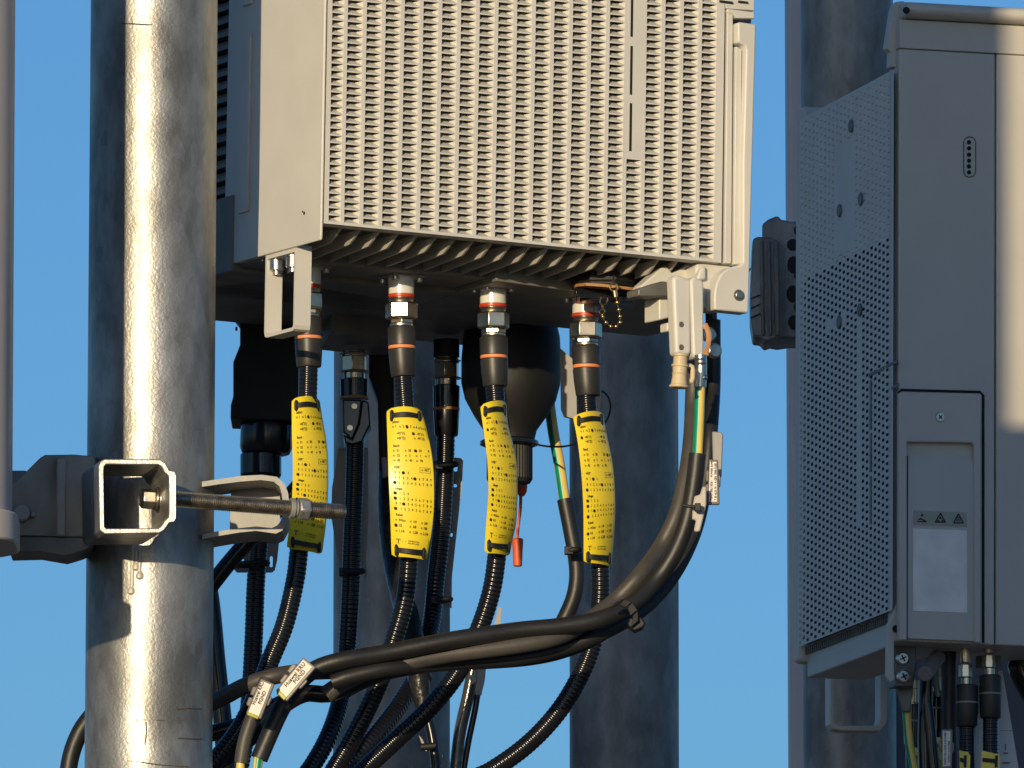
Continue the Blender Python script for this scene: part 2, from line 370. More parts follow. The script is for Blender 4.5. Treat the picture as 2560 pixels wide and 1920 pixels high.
for i in range(len(xs) - 1):
    for j in range(len(ws) - 1):
        a0, a1, b0, b1 = xs[i], xs[i + 1], ws[j], ws[j + 1]
        slot = (i % 2 == 1) and (j % 2 == 1)
        if slot and (i - 1) // 2 == 16 and b1 > wslit: slot = False
        if slot: louvre(mb, 0, a0, a1, b1, b0, .0054, pit * .2, U, W, L_, A0)
        elif i % 2 == 0: 
            if j == 0: mb.quad(G(a0, 0, ws[0]), G(a1, 0, ws[0]), G(a1, 0, ws[-1]), G(a0, 0, ws[-1]))
        else: mb.quad(G(a0, 0, b0), G(a1, 0, b0), G(a1, 0, b1), G(a0, 0, b1))
mb.quad(G(xs[0], 0, ws[0]), G(xs[0], .012, ws[0]), G(xs[-1], .012, ws[0]), G(xs[-1], 0, ws[0]))
mb.quad(G(xs[0], 0, ws[0]), G(xs[0], 0, HT), G(xs[0], .012, HT), G(xs[0], .012, ws[0]))
mb.build('louvred_front', PAINT, ru, smooth=False)
mb = MB()
for y0, y1 in ((-260, -140), (-118, -26), (-8, 92), (115, 237), (258, 378)):
    if y0 == -8: y0 = -4
    a, b = onF(1580 - (y0 > 0) * (y0 / 90), y0); c, d = onF(1580 - y1 / 90, y1)
    mb.box(G(a - .0008, -.0002, b), U * .0017, L_ * .001, W * (d - b))
mb.build('light_slit', SLOT, ru)
# body behind the louvres
dsp = onS(562, 300)[0]
w4 = onS(805, 600)[1]
mb = MB()
us = onF(1808, 600)[0]
mb.box(G(.006, .0135, wg0 + .004), U * (us - .006), L_ * .108, W * (HT - wg0 - .004)); mb.build('body', CASTD, ru)
# left side panel, with bevelled front edge, gap, rear flange
mb = MB()
gap = onF(797, 300)[0]
def sp(x, y): l, w_ = onS(x, y); return l, w_
lf = 0.0; lfl = onS(655, 300)[0]; lstep = onS(640, 300)[0]
mb.prism([G(-.0014, -.0005, .003), G(-.0014, .0, .0), G(-.0014, lfl, 0), G(-.0014, lfl, HT), G(-.0014, -.0005, HT)], U * .0018)
mb.build('side_panel', PAINT, ru, .0007, bseg=3)
mb = MB()
wst = onS(624, 527)[1]
mb.prism([G(.0012, lfl, 0.001), G(.0012, lfl, HT), G(.0012, dsp, HT), G(.0012, dsp, wst), G(.0012, dsp + .010, wst), G(.0012, dsp + .010, 0.001)], U * .006)
for yy in (110, 620): pass
for w0, w1 in ((.02, .14), (.155, .27), (.285, .39)):
    mb.box(G(-.0004, dsp - .034, wst + w0 - .02), L_ * .012, U * .002, W * (w1 - w0 - .004))
mb.build('rear_flange', PAINT, ru, .0006)
mb = MB()
for k in range(int(HT / .0043)): mb.box(G(.012 - (.006 if k % 2 else 0), dsp - .002, .003 + k * .0043), U * .2, L_ * .09, W * .003)
mb.box(G(.016, dsp - .002, .0), U * .2, L_ * .10, W * HT); mb.build('heat_sink', CASTD, ru)
# fins under the louvres: slanted blades with sunlit tips
mb = MB(); nb = 24
for k in range(nb):
    a = uc0 - .010 + k * pit * 1.0
    mb.prism([G(a, .012, wg0 + .0005), G(a, .080, wg0 + .0005), G(a, .080, wg0 - .0105), G(a, .026, wg0 - .0075), G(a, .014, wg0 - .0012)], U * .0014)
mb.build('cooling_fins', M('grey fin paint with shade', (.44, .42, .36), .5, 0, .1, 40), ru)  # the unit's paint, darkened to deepen the shade between the fins
# underside: casting behind the fins, connector plate and the rear casting
wp = 0.000
mb = MB()
mb.box(G(.006, .078, wp - .001), U * (us - .016), L_ * .048, W * .02)
mb.box(G(.0, .125, wp - .004), U * (us - .03), L_ * .10, W * .05)
mb.build('bottom_plate', PAINTSHADE, ru, .001)
mb = MB()
rl = .225
def onB(x, y, dw=-.004):
    a = loc(hit(x, y, A0 + W * dw, W)); return a[0], a[1]
q = [onB(x, y) for x, y in [(480, 797), (560, 804), (1163, 864), (1240, 800), (700, 700), (480, 720)]]
mb.prism([G(u, l, -.004) for u, l in q], W * .09)
q = [onB(x, y, -.016) for x, y in [(800, 875), (965, 893), (985, 850), (830, 830)]]
mb.prism([G(u, l, -.016) for u, l in q], W * .02)
q = [onB(x, y) for x, y in [(1000, 778), (1619, 840), (1690, 822), (1690, 760), (1240, 700)]]
mb.prism([G(u, l, -.0045) for u, l in q], W * .02)
mb.build('rear_casting', PAINTSHADE, ru, .001)
for x, y in ((761, 533), (757, 529)):
    mb = MB(); a = onS(x, y, -.0014); c = G(-.0015, *a); mb.disc(c, -U, .0011 if x > 760 else .0006, .0003, 10); mb.build('paint_chip', SLOT, ru)
# right edge: ribs, upper latch corner, long handle strip
def fbox(mb, x0, y0, x1, y1, l0, l1):
    """box on the front face from pixels (x0,y0) bottom-left... (x1,y1) top-right"""
    a, b = onF(x0, y0, l0); c, d = onF(x1, y1, l0); mb.box(G(a, l0, min(b, d)), U * (c - a), L_ * (l1 - l0), W * abs(d - b))
def fpoly(mb, pts, l0, dl): mb.prism([G(onF(x, y, l0)[0], l0, onF(x, y, l0)[1]) for x, y in pts], L_ * dl)
mb = MB()
fpoly(mb, [(1812, 657), (1819, 32), (1833, 34), (1829, 659)], -.0005, .02)
fpoly(mb, [(1835, 660), (1840, 116), (1846, 118), (1855, 124), (1850, 655), (1846, 661)], -.0015, .02)
fpoly(mb, [(1819, 32), (1819, 22), (1886, 30), (1886, 47), (1840, 45), (1833, 34)], -.0012, .02)
fpoly(mb, [(1812, -10), (1812, -600), (1896, -600), (1886, 27), (1815, 21)], 0, .02)
mb.build('edge_rib', PAINT, ru, .0005)
mb = MB(); fpoly(mb, [(1806, 662), (1816, -600), (1890, -600), (1866, 655)], .016, .01); mb.build('edge_backing', PAINTSHADE, ru)
mb = MB(); fpoly(mb, [(1801, 0), (1832, 4), (1832, 9), (1801, 5)], -.0016, .002); fpoly(mb, [(1848, 1), (1870, 4), (1870, 8), (1848, 6)], -.0016, .002); mb.build('edge_slot', SLOT, ru)
mb = MB()
for c in range(2):
    u0 = onF(1800 + c * 45.6, 20)[0]
    for n in range(30):
        w0 = wr0 + (n + 29) * rp
        pass
# handle strip
o = [(1845, 57), (1850, 55), (1891, 60), (1872, 783), (1787, 774), (1786, 742), (1788, 722), (1793, 704), (1801, 688), (1812, 676), (1826, 668), (1850, 664), (1858, 656), (1858, 400), (1866, 126), (1863, 114), (1846, 106)]
fpoly(mb, o, -.006, .012); mb.build('handle_strip', PAINT, ru, .0012, bseg=3)
mb = MB()
fpoly(mb, [(1740, 668), (1745, 660), (1760, 655), (1830, 663), (1830, 770), (1812, 776), (1742, 770)], .006, .02)
fpoly(mb, [(1742, 700), (1752, 672), (1766, 664), (1766, 700)], .002, .01)
mb.build('corner_block', PAINT, ru, .0015)
mb = MB(); a, b = onF(1847, 738, -.0062); c = G(a, -.0062, b)
mb.tube([c, c - L_ * .001], [.0038, .0034], 24); mb.build('screw_seat', CASTD, ru)
mb = MB(); mb.tube([c - L_ * .0011, c - L_ * .0016], [.0029, .0025], 24); mb.build('screw', NICKEL, ru, .0003)
# bracket arms behind the latch
mb = MB()
fpoly(mb, [(1603, 714), (1655, 668), (1668, 666), (1680, 682), (1697, 676), (1735, 645), (1735, 700), (1690, 712), (1660, 706), (1603, 738)], .02, .012)
fpoly(mb, [(1648, 742), (1692, 730), (1692, 790), (1648, 800)], .012, .02)
fpoly(mb, [(1668, 806), (1692, 808), (1692, 824), (1668, 829)], .012, .01); mb.build('latch_arm', PAINT, ru, .0010)
mb = MB(); fpoly(mb, [(1596, 722), (1655, 703), (1690, 708), (1690, 728), (1670, 742), (1596, 740)], .006, .016); mb.build('latch_bar', CASTD, ru, .001)
def rpoly(x0, x1, y0, y1, r, lean=0):
    o = []
    for cx, cy, a0 in ((x1 - r, y0 + r, -90), (x1 - r, y1 - r * 1.2, 0), (x0 + r, y1 - r * 1.2, 90), (x0 + r * .5, y0 + r * .5, 180)):
        for k in range(5): a = R(a0 + 90 * k / 4); o.append((cx + r * math.cos(a) + lean * (cy - y0), cy + r * math.sin(a)))
    return o
mb = MB(); fpoly(mb, rpoly(1690, 1729, 694, 893, 14), -.012, .010); mb.build('latch_plate', PAINT, ru, .0022, bseg=4)
mb = MB(); fpoly(mb, rpoly(1734, 1760, 698, 899, 12), -.0135, .012); mb.build('latch_plate', PAINT, ru, .003, bseg=4)
mb = MB()
for y in (811, 868):
    a, b = onF(1703, y, -.012); c = G(a, -.0122, b); mb.tube([c, c - L_ * .0004], [.0019, .0015], 16)
mb.build('rivet_hole', CASTD, ru)
# carry handle: strap bent in a U, and two socket screws
mb = MB()
l1, wt = onS(740, 640, .0); l2, _ = onS(664, 640, 0); _, wb = onS(742, 824, 0)
th = .0022; rr = .0035; wt = -.0005
prof = [(l1, wt + .002), (l1, wb + rr), (l1 + .001, wb + .001), (l1 + rr, wb), (l2 - rr, wb), (l2 - .001, wb + .001), (l2, wb + rr), (l2, wt + .002)]
inn = [(l1 + th, wt - th), (l1 + th, wb + rr), (l1 + th + .0005, wb + th + .0006), (l1 + rr, wb + th), (l2 - rr, wb + th), (l2 - th - .0005, wb + th + .0006), (l2 - th, wb + rr), (l2 - th, wt - th)]
for k in range(len(prof) - 1):
    mb.prism([G(.0, *prof[k]), G(.0, *prof[k + 1]), G(.0, *inn[k + 1]), G(.0, *inn[k])], U * .0112)
mb.prism([G(0, l1, wt + .002), G(0, l2, wt + .002), G(0, l2 - th, wt - th), G(0, l1 + th, wt - th)], U * .0112)
mb.build('carry_handle', PAINT, ru)
mb = MB()
for x, y in ((692, 652), (733, 645)):
    a = hit(x, y, G(.0056, 0, 0), U); c = a + L_ * 0 + W * .002
    mb.tube([c, c - W * .0015, c - W * .0016, c - W * .008, c - W * .0085], [.0054, .0054, .0046, .0046, .004], 20); mb.tube([c - W * .008, c - W * .011], .0026, 12)
mb.build('socket_screw', STEEL, ru)

# ---------------------------------------------------------------- power socket with gasket
mb = MB(); Yp = 7.665
mb.lathe(1507, Yp, [(690, 88), (712, 88), (714, 84), (722, 84)], 8, rot=.4)
mb.build('socket_flange', BLKP, ru, .001)
mb = MB(); mb.prism([S(x, 722 + dy, Yp - .018 + dz) for x, dy, dz in ((1432, -6, .02), (1440, -12, .0), (1465, -15, -.01), (1510, -12, -.01), (1585, -3, .0), (1590, 1, .02), (1540, 8, .04), (1450, 6, .04))], V((0, 0, -.0018))); mb.build('socket_gasket', GASK, ru)
mb = MB(); mb.lathe(1472, Yp - .004, [(716, 36), (735, 37), (737, 34)], 28); mb.lathe(1545, Yp, [(720, 40), (742, 40)], 28); mb.lathe(1477, Yp - .006, [(736, 32), (755, 32)], 6); mb.lathe(1545, Yp, [(742, 22), (758, 22)], 6)
mb.box(S(1440, 742, Yp - .02), S(1585, 756, Yp) - S(1440, 742, Yp - .02), V((0, .03, 0)), V((0, 0, .006)))
mb.build('socket_body', BLKG, ru, .0005)
ch = thing('bead_chain', 'small brass bead chain looped below the black power socket', 'chain', S(1535, 700, 7.63))
mb = MB(); Yb = 7.632
def ringpts(x, y, r, Y, n=20, sy=1): return [S(x + r * math.cos(2 * math.pi * k / n), y + sy * r * math.sin(2 * math.pi * k / n), Y) for k in range(n + 1)]
mb.tube(ringpts(1535, 718, 9.5, Yb), px(2.6, Yb), 8, False); mb.tube([S(1534, 690, Yb), S(1533, 700, Yb - .002), S(1535, 709, Yb)], px(2, Yb), 8)
mb.tube([S(1537, 727, Yb), S(1540, 743, Yb)], px(6, Yb), 10); mb.build('eyelet', BRASS, ch)
mb = MB()
mb.tube(spline(P3([(1503, 742), (1500, 756), (1508, 768), (1498, 780), (1506, 785), (1512, 778), (1505, 766), (1516, 758), (1519, 744)], Yb), .001), px(2.1, Yb), 6); mb.build('hook', BRASS, ch)
bp_ = [(1543, 756), (1547, 774), (1550, 791), (1550, 806), (1540, 816), (1527, 816), (1515, 806), (1507, 792)]
mb = MB()
for x, y in bp_: mb.sphere(S(x, y, Yb), px(5.4, Yb))
mb.tube(P3([(1541, 745)] + bp_ + [(1505, 783)], Yb), px(1.2, Yb), 6); mb.build('beads', BRASS, ch)

# ---------------------------------------------------------------- jumper cables
def connector(t, cx, y, Y, lean=4, lit=True, hexrot=.2):
    """y = picture row of the orange ring (864 for the second one); parts of the cable plug"""
    d = y - 864
    mb = MB(); mb.lathe(cx, Y, [(746 + d, 34), (749 + d, 32), (757 + d, 30.5), (759 + d, 32)], 28); mb.lathe(cx + .5, Y, [(758 + d, 38), (761 + d, 41.5), (795 + d, 41.5), (799 + d, 37)], 6, rot=hexrot); mb.build('coupling_nut', NICKEL, t, .0008)
    mb = MB(); mb.lathe(cx + 1, Y, [(799 + d, 27), (800 + d, 31.5), (810 + d, 31.5)], 6, rot=hexrot + .35); mb.lathe(cx + 1, Y, [(810 + d, 30), (817 + d, 30), (821 + d, 26)], 28); mb.build('clamping_nut', NICKEL, t, .0004)
    mb = MB(); mb.lathe(cx, Y, [(737 + d, 33), (738 + d, 35.5), (744 + d, 35.5), (746 + d, 33)], 28); mb.build('seal_ring', RED, t)
    mb = MB(); mb.lathe(cx + 1, Y, [(818 + d, 28), (819 + d, 34.5), (822 + d, 36), (864 + d, 35), (865.5 + d, 33.5)], 32, x2=cx + 2)
    mb.lathe(cx + 2, Y, [(873 + d, 33.5), (875 + d, 35), (905 + d, 34), (938 + d, 31.5), (942 + d, 30), (943 + d, 24)], 32, x2=cx + 1 + lean); mb.build('rubber_boot', BOOT, t)
    mb = MB(); mb.lathe(cx + 2, Y, [(865 + d, 33.5), (866 + d, 34.8), (872 + d, 34.8), (873.5 + d, 33.5)], 32); mb.build('marking_ring', ORANGE, t)
def port(cx, y, Y, rot=.3):
    d = y - 864; mb = MB()
    mb.lathe(cx, Y, [(690 + d, 33.5), (736 + d, 33.5), (737 + d, 32)], 32); mb.build('antenna_port', WHITEP, ru)
    c = S(cx, 690 + d, Y); mb = MB(); h = px(44, Y)
    mb.box(c - U * h - L_ * h - W * .0015, U * 2 * h, L_ * 2 * h, W * .004)
    for i in (-1, 1):
        for j in (-1, 1):
            e = c + U * h * .78 * i + L_ * h * .78 * j - W * .0016; mb.tube([e, e - W * .003], [.0022, .0018], 12)
    mb.build('port_flange', STEEL, ru, .0004)
jcols = [(769.5, 840, 7.61), (1003, 864, 7.64), (1233, 888, 7.67), (1464, 912, 7.70)]
paths = [
 [(771, 915), (769, 990), (766, 1100), (762, 1250), (748, 1370), (738, 1450), (712, 1560), (676, 1650), (645, 1730), (600, 1820), (540, 1900), (480, 1960)],
 [(1007, 940), (1012, 1010), (1020, 1130), (1028, 1280), (1022, 1400), (1012, 1500), (985, 1600), (955, 1690), (920, 1770), (868, 1870), (815, 1960), (760, 2080)],
 [(1236, 962), (1240, 1010), (1248, 1130), (1252, 1280), (1242, 1390), (1228, 1480), (1195, 1580), (1145, 1680), (1070, 1775), (990, 1850), (900, 1935), (800, 2040)],
 [(1467, 986), (1470, 1030), (1482, 1150), (1496, 1300), (1500, 1410), (1500, 1500), (1484, 1600), (1450, 1690), (1395, 1780), (1320, 1860), (1230, 1925), (1120, 1985)]]
order = ['first', 'second', 'third', 'fourth']
jl = ['corrugated jumper cable behind the U shaped carry handle, its tag crossed by the threaded rod',
      'corrugated jumper cable with a glaring hexagonal nut, holding the second yellow tag',
      'corrugated jumper cable in front of the big round black plug, holding the third yellow tag',
      'corrugated jumper cable below the black power socket, passing over the right rear mast']
for i, (cx, y, Y) in enumerate(jcols):
    port(cx, y, Y)
    t = thing('jumper_cable', jl[i], 'cable', S(cx, y, Y), 'jumper cables plugged in along the front row')
    connector(t, cx, y, Y, lean=(2, 5, 5, 6)[i], hexrot=(.0, .66, .30, .42)[i])
    yb = 7.60 + .02 * i
    pth = [(a, b, Y if k < 5 else lerp(Y, Y + (.0, .02, .02, .01)[i], (k - 4) / 7)) for k, (a, b) in enumerate(paths[i])]
    mb = MB(); corr(mb, pth, (24, 23.5, 24, 23.5)[i]); mb.build('jacket', JACK, t, smooth=True, ang=70)

# ---------------------------------------------------------------- text on the yellow tags
TXC = {}
def txt(sx, bold=.0):
    if (sx, bold) not in TXC:
        cu = bpy.data.curves.new('t', 'FONT'); cu.body = sx; cu.size = 1; cu.offset = bold; cu.resolution_u = 2
        ob = bpy.data.objects.new('t', cu); COL.objects.link(ob)
        bpy.context.view_layer.update(); dg = bpy.context.evaluated_depsgraph_get()
        me = bpy.data.meshes.new_from_object(ob.evaluated_get(dg))
        TXC[(sx, bold)] = ([(v.co.x, v.co.y) for v in me.vertices], [tuple(p.vertices) for p in me.polygons])
        bpy.data.objects.remove(ob); bpy.data.meshes.remove(me); bpy.data.curves.remove(cu)
    return TXC[(sx, bold)]
TAGITEMS = []
TW, TH = 27.0, 93.0           # millimetres
def ti(sx, u, v, size=2.15, bold=.018): TAGITEMS.append(('t', sx, u, v, size, bold))
def row(v, items):
    for it in items:
        if it[0] == 'o': TAGITEMS.append(('o', it[1], v))
        else: ti(it[0], it[1], v)
ti('Sektor:', .12, .118, 2.1, .02); ti('Band:', .12, .266, 2.1, .02); ti('HSR*', .12, .415, 2.1, .02); ti('Länge:', .12, .557, 2.1, .02); ti('Kabel:', .12, .727, 2.1, .02)
row(.145, [('o', .14), ('1', .19), ('o', .31), ('2', .37), ('3', .56), ('o', .66), ('4', .71), ('o', .79), ('5', .83), ('o', .90), ('6', .94)])
row(.187, [('+45°(1)', .21), ('-45°(1)', .70)]); row(.217, [('+45°(2)', .21), ('o', .64), ('-45°(2)', .70)])
row(.299, [('o', .13), ('31', .19), ('o', .39), ('28', .45), ('20', .70), ('8', .92)])
row(.333, [('o', .13), ('32', .19), ('o', .39), ('3', .46), ('o', .63), ('1', .71), ('o', .85), ('7', .91)])
row(.366, [('o', .13), ('42', .19), ('o', .39), ('43', .46), ('o', .63), ('78', .70)])
row(.425, [('o', .74), ('RET', .79)])
row(.45, [('0', .12), ('1', .21), ('3', .40)])
row(.485, [(str(k), .12 + .088 * k) for k in range(10) if k != 5])
row(.518, [(str(k), .12 + .088 * k) for k in range(1, 10)])
row(.587, [(str(k), .12 + .088 * k) for k in range(1, 4)])
row(.621, [(str(k), .12 + .088 * k) for k in range(1, 10)])
row(.653, [(str(k), .12 + .088 * k) for k in range(10) if k != 2])
row(.687, [(str(k), .14 + .086 * k) for k in range(1, 10)])
row(.76, [('o', .13), ('RGxx', .19), ('o', .46), ('1/4', .52), ('o', .74), ('3/8', .79)])
row(.794, [('1/2', .18), ('o', .46), ('5/8', .52), ('o', .74), ('7/8', .79)])
row(.827, [('o', .13), ('1.1/4', .19), ('o', .46), ('1.5/8', .52), ('o', .74), ('2.1/4', .79)])
ti('www.diamond.com', .42, .877, 1.25, .01); ti('A.Nr. NP-Tw 0000', .42, .892, 1.25, .01)
PUNCH = [[(.48, .139), (.62, .18), (.87, .293), (.31, .443), (.56, .478), (.12, .512), (.12, .581), (.12, .615), (.30, .647), (.12, .681), (.12, .788)],
         [(.48, .139), (.62, .18), (.62, .293), (.31, .443), (.56, .478), (.12, .512), (.12, .581), (.12, .615), (.30, .647), (.12, .681), (.12, .788)],
         [(.48, .139), (.13, .18), (.62, .293), (.31, .443), (.56, .478), (.12, .512), (.12, .581), (.12, .615), (.30, .647), (.12, .681), (.12, .788)],
         [(.48, .139), (.13, .18), (.85, .293), (.31, .443), (.56, .478), (.12, .512), (.12, .581), (.12, .615), (.30, .647), (.12, .681), (.12, .788)]]
def ip(lst, v):
    """smooth interpolation through (v, x) or (v, x, y) rows"""
    n = len(lst)
    for i in range(n - 1):
        if v <= lst[i + 1][0] or i == n - 2:
            a, b = lst[max(0, i - 1)], lst[i]; c, d = lst[i + 1], lst[min(n - 1, i + 2)]
            t = (v - b[0]) / (c[0] - b[0])
            return [.5 * (2 * b[k] + (c[k] - a[k]) * t + (2 * a[k] - 5 * b[k] + 4 * c[k] - d[k]) * t * t + (3 * b[k] - a[k] - 3 * c[k] + d[k]) * t ** 3) for k in range(1, len(b))]
def cable_tag(idx, LP, RP, Y, k, yaw, bow, label, punch, ties=True):
    """LP/RP: (v, x, y) down the left and right edges"""
    def F(u, v, lift=0):
        a = ip(LP, v); b = ip(RP, v); uu = u + k * u * (1 - u)
        x = lerp(a[0], b[0], uu); y = lerp(a[1], b[1], uu)
        end = 1 - math.sin(math.pi * min(1, max(0, v)))
        y += (2 * u - 1) ** 2 * (8 * end if v < .5 else 3 * end) * 1.0
        dep = Y - bow * math.sin(math.pi * v) + yaw * (u - .35) + (.0025 + .0035 * end) * (2 * u - 1) ** 2
        return S(x, y, dep - lift)
    t = thing('cable_tag', label, 'tag', F(.5, .5), 'yellow marker tags on the jumper cables')
    mb = MB(); nu, nv = 14, 44; rv = .035; ru_ = .11
    vs = []
    for side in (0, 1):
        for j in range(nv + 1):
            v = j / nv; e = min(v, 1 - v); ins = ru_ * (1 - math.sqrt(max(0, 1 - (1 - e / rv) ** 2))) if e < rv else 0
            if j in (0, nv): pass
            for i in range(nu + 1): vs.append(F(lerp(ins, 1 - ins, i / nu), v, -.0009 * side))
    N = (nu + 1) * (nv + 1); fs = []
    for j in range(nv):
        for i in range(nu):
            a = j * (nu + 1) + i; fs += [(a, a + nu + 1, a + nu + 2, a + 1), (N + a, N + a + 1, N + a + nu + 2, N + a + nu + 1)]
    for j in range(nv):
        for i in (0, nu):
            a = j * (nu + 1) + i; fs.append((a, a + N, a + N + nu + 1, a + nu + 1) if i == 0 else (a, a + nu + 1, a + N + nu + 1, a + N))
    for i in range(nu):
        a = i; fs.append((a, a + 1, a + 1 + N, a + N)); a = nv * (nu + 1) + i; fs.append((a, a + N, a + 1 + N, a + 1))
    mb.add(vs, fs); mb.build('tag_sheet', YEL, t, ang=50)
    mb = MB(); lift = .00035
    for it in TAGITEMS:
        if it[0] == 't':
            _, sx, u, v, size, bold = it; vv, ff = txt(sx, bold)
            mb.add([F(u + x * size * .82 / TW, v - y * size / TH, lift) for x, y in vv], ff)
        else:
            _, u, v = it; n = 10; ro, ri = .55, .32; c = (u, v - .006); vs = []
            for r_ in (ro, ri): vs += [F(c[0] + r_ * math.cos(2 * math.pi * q / n) / TW, c[1] + r_ * math.sin(2 * math.pi * q / n) / TH, lift) for q in range(n)]
            mb.add(vs, [(q, n + q, n + (q + 1) % n, (q + 1) % n) for q in range(n)])
    for u0, u1, v0, v1 in ((.68, .93, .402, .404), (.68, .93, .434, .436), (.68, .687, .402, .436), (.923, .93, .402, .436),     # RET frame
                           (.13, .225, .865, .868), (.13, .14, .865, .875), (.215, .225, .865, .875), (.168, .187, .865, .892), (.155, .2, .890, .893),   # T emblem
                           (.27, .29, .879, .8825), (.34, .36, .879, .8825)):
        mb.quad(F(u0, v0, lift), F(u0, v1, lift), F(u1, v1, lift), F(u1, v0, lift))
    mb.build('printing', INK, t, smooth=False)
    mb = MB()
    for u, v in punch:
        n = 14; mb.add([F(u + .98 * math.cos(2 * math.pi * q / n) / TW, v + .98 * math.sin(2 * math.pi * q / n) / TH, .0005) for q in range(n)], [tuple(range(n))[::-1]])
    mb.build('punched_holes', SLOT, t, smooth=False)
    if ties:
        for which, v in (('upper', .068), ('lower', .935)):
            tt = thing('cable_tie', 'black cable tie through the %s end of the %s yellow tag from the left' % (which, order[idx]), 'cable tie', F(.5, v), 'black ties holding the yellow tags')
            sg = -1 if which == 'upper' else 1
            mb = MB(); n = 14; pts = [F(lerp(.14, .86, i / n), v + sg * .004 * math.sin(math.pi * i / n), .0016 + .0012 * math.sin(math.pi * i / n)) for i in range(n + 1)]
            dn = V((0, 0, -1)); hw = .0015
            for i in range(n): 
                a, b = pts[i], pts[i + 1]; bk = V((0, .0012, 0))
                mb.prism([a - dn * hw, b - dn * hw, b + dn * hw, a + dn * hw], bk)
            for u in (.13, .87):
                c = F(u, v, .0002); mb.tube([c + V((0, 0, .0032)), c + V((0, -.0006, .0016)), c + V((0, -.0006, -.0022)), c + V((0, 0, -.0038))], [.0009, .0013, .0013, .0009], 10)
            mb.build('strap', BLKP, tt)
            back = [F(.86, v, -.001), F(.8, v, -.012), F(.5, v, -.019), F(.2, v, -.012), F(.14, v, -.001)]
            mb = MB(); mb.tube(spline(back, .002), .0013, 8); mb.build('loop', BLKP, tt)
def edge(*p): return [(v, x, y) for v, x, y in p]
cable_tag(0, edge((0, 729, 990), (.25, 730, 1090), (.5, 732, 1180), (.75, 728, 1270), (1, 716, 1369)),
          edge((0, 799, 990), (.13, 806, 1040), (.32, 818, 1115), (.5, 821, 1190), (.75, 817, 1290), (1, 805, 1384)), 7.598, .22, .018, .010,
          'leftmost yellow tag, crossed by the threaded rod and hex nut', PUNCH[0])
cable_tag(1, edge((0, 966, 1016), (.25, 969, 1110), (.5, 972, 1200), (.75, 976, 1295), (1, 979, 1389)),
          edge((0, 1053, 1016), (.15, 1068, 1075), (.35, 1081, 1150), (.55, 1085, 1230), (.75, 1081, 1310), (1, 1067, 1398)), 7.622, .08, .004, .008,
          'second yellow tag from the left, seen almost square on in full sun', PUNCH[1])
cable_tag(2, edge((0, 1200, 1006), (.2, 1210, 1080), (.4, 1218, 1150), (.6, 1221, 1230), (.8, 1216, 1300), (1, 1211, 1380)),
          edge((0, 1266, 998), (.15, 1271, 1060), (.35, 1290, 1140), (.55, 1294, 1220), (.75, 1291, 1300), (.9, 1281, 1350), (1, 1274, 1388)), 7.652, .25, .020, .009,
          'third yellow tag from the left, the narrowest, hanging in front of the round black plug', PUNCH[2])
cable_tag(3, edge((0, 1432, 1033), (.2, 1444, 1100), (.4, 1453, 1180), (.6, 1458, 1260), (.8, 1459, 1340), (1, 1459, 1404)),
          edge((0, 1508, 1024), (.15, 1517, 1080), (.35, 1532, 1160), (.55, 1538, 1240), (.75, 1537, 1310), (1, 1529, 1414)), 7.682, .2, .018, .009,
          'rightmost of the four hanging yellow tags, against the shaded right rear mast', PUNCH[3])
exec_marker = 0
# ---------------------------------------------------------------- rear row of cables under the unit
def rear_plug(t, cx, d, Y, boot=(985, 1085), ring=1022, r=36):
    mb = MB(); mb.lathe(cx, Y, [(876 + d, 30), (884 + d, 31), (886 + d, 38), (888 + d, 32), (892 + d, 32)], 28); mb.lathe(cx, Y, [(892 + d, 33), (928 + d, 33)], 6, rot=.15)
    mb.lathe(cx, Y, [(928 + d, 38), (931 + d, 38), (932 + d, 27), (948 + d, 27)], 28); mb.build('coupling_nut', NICKEL, t, .0005)
    mb = MB(); mb.lathe(cx, Y, [(948 + d, 30), (950 + d, r), (ring, r - 1)], 28); mb.lathe(cx, Y, [(ring + 7, r - 1), (boot[1] - 4, r - 4), (boot[1], r - 6)], 28); mb.build('rubber_boot', BLKG, t)
    mb = MB(); mb.lathe(cx, Y, [(ring, r - .5), (ring + 7, r - .5)], 28); mb.build('marking_ring', GASK, t)
Yr1 = 7.84
t = thing('jumper_cable', 'shaded corrugated cable with angled black clamp between the first and second yellow tags', 'cable', S(886, 900, Yr1), 'jumper cables of the shaded rear row')
rear_plug(t, 886, 0, Yr1, (950, 1000), 992)
mb = MB(); mb.prism([S(x, y, Yr1 - .014) for x, y in [(856, 998), (905, 1000), (897, 1060), (880, 1100), (858, 1080)]], V((0, .03, 0)))
mb.prism([S(x, y, Yr1 - .012) for x, y in [(905, 1000), (922, 1004), (926, 1060), (905, 1105), (880, 1112), (862, 1106), (858, 1085), (880, 1098), (897, 1060)]], V((0, .03, 0))); mb.build('angled_clamp', BLKG, t, .001)
mb = MB()
for x, y in ((886, 1016), (875, 1070)): mb.disc(S(x, y, Yr1 - .014), (0, -1, 0), px(8, Yr1), .0012, 16)
mb.build('clamp_screw', NICKEL, t, .0002)
mb = MB(); corr(mb, [(888, 1095, Yr1), (886, 1200, Yr1), (880, 1350, Yr1), (875, 1500, Yr1), (868, 1620, Yr1), (858, 1720, Yr1 - .02), (830, 1820, Yr1 - .04), (780, 1915, Yr1 - .05), (700, 2020, Yr1 - .06)], 23); mb.build('jacket', JACK, t, ang=70)
Yr2 = 7.87
t = thing('jumper_cable', 'shaded corrugated cable with a dull orange ring, hanging right of the second yellow tag', 'cable', S(1116, 900, Yr2), 'jumper cables of the shaded rear row')
rear_plug(t, 1116, 16, Yr2, (975, 1090), 1020, 34)
mb = MB(); mb.lathe(1116, Yr2, [(850, 33), (893, 33)], 24); mb.build('coupling_sleeve', BLKP, t)
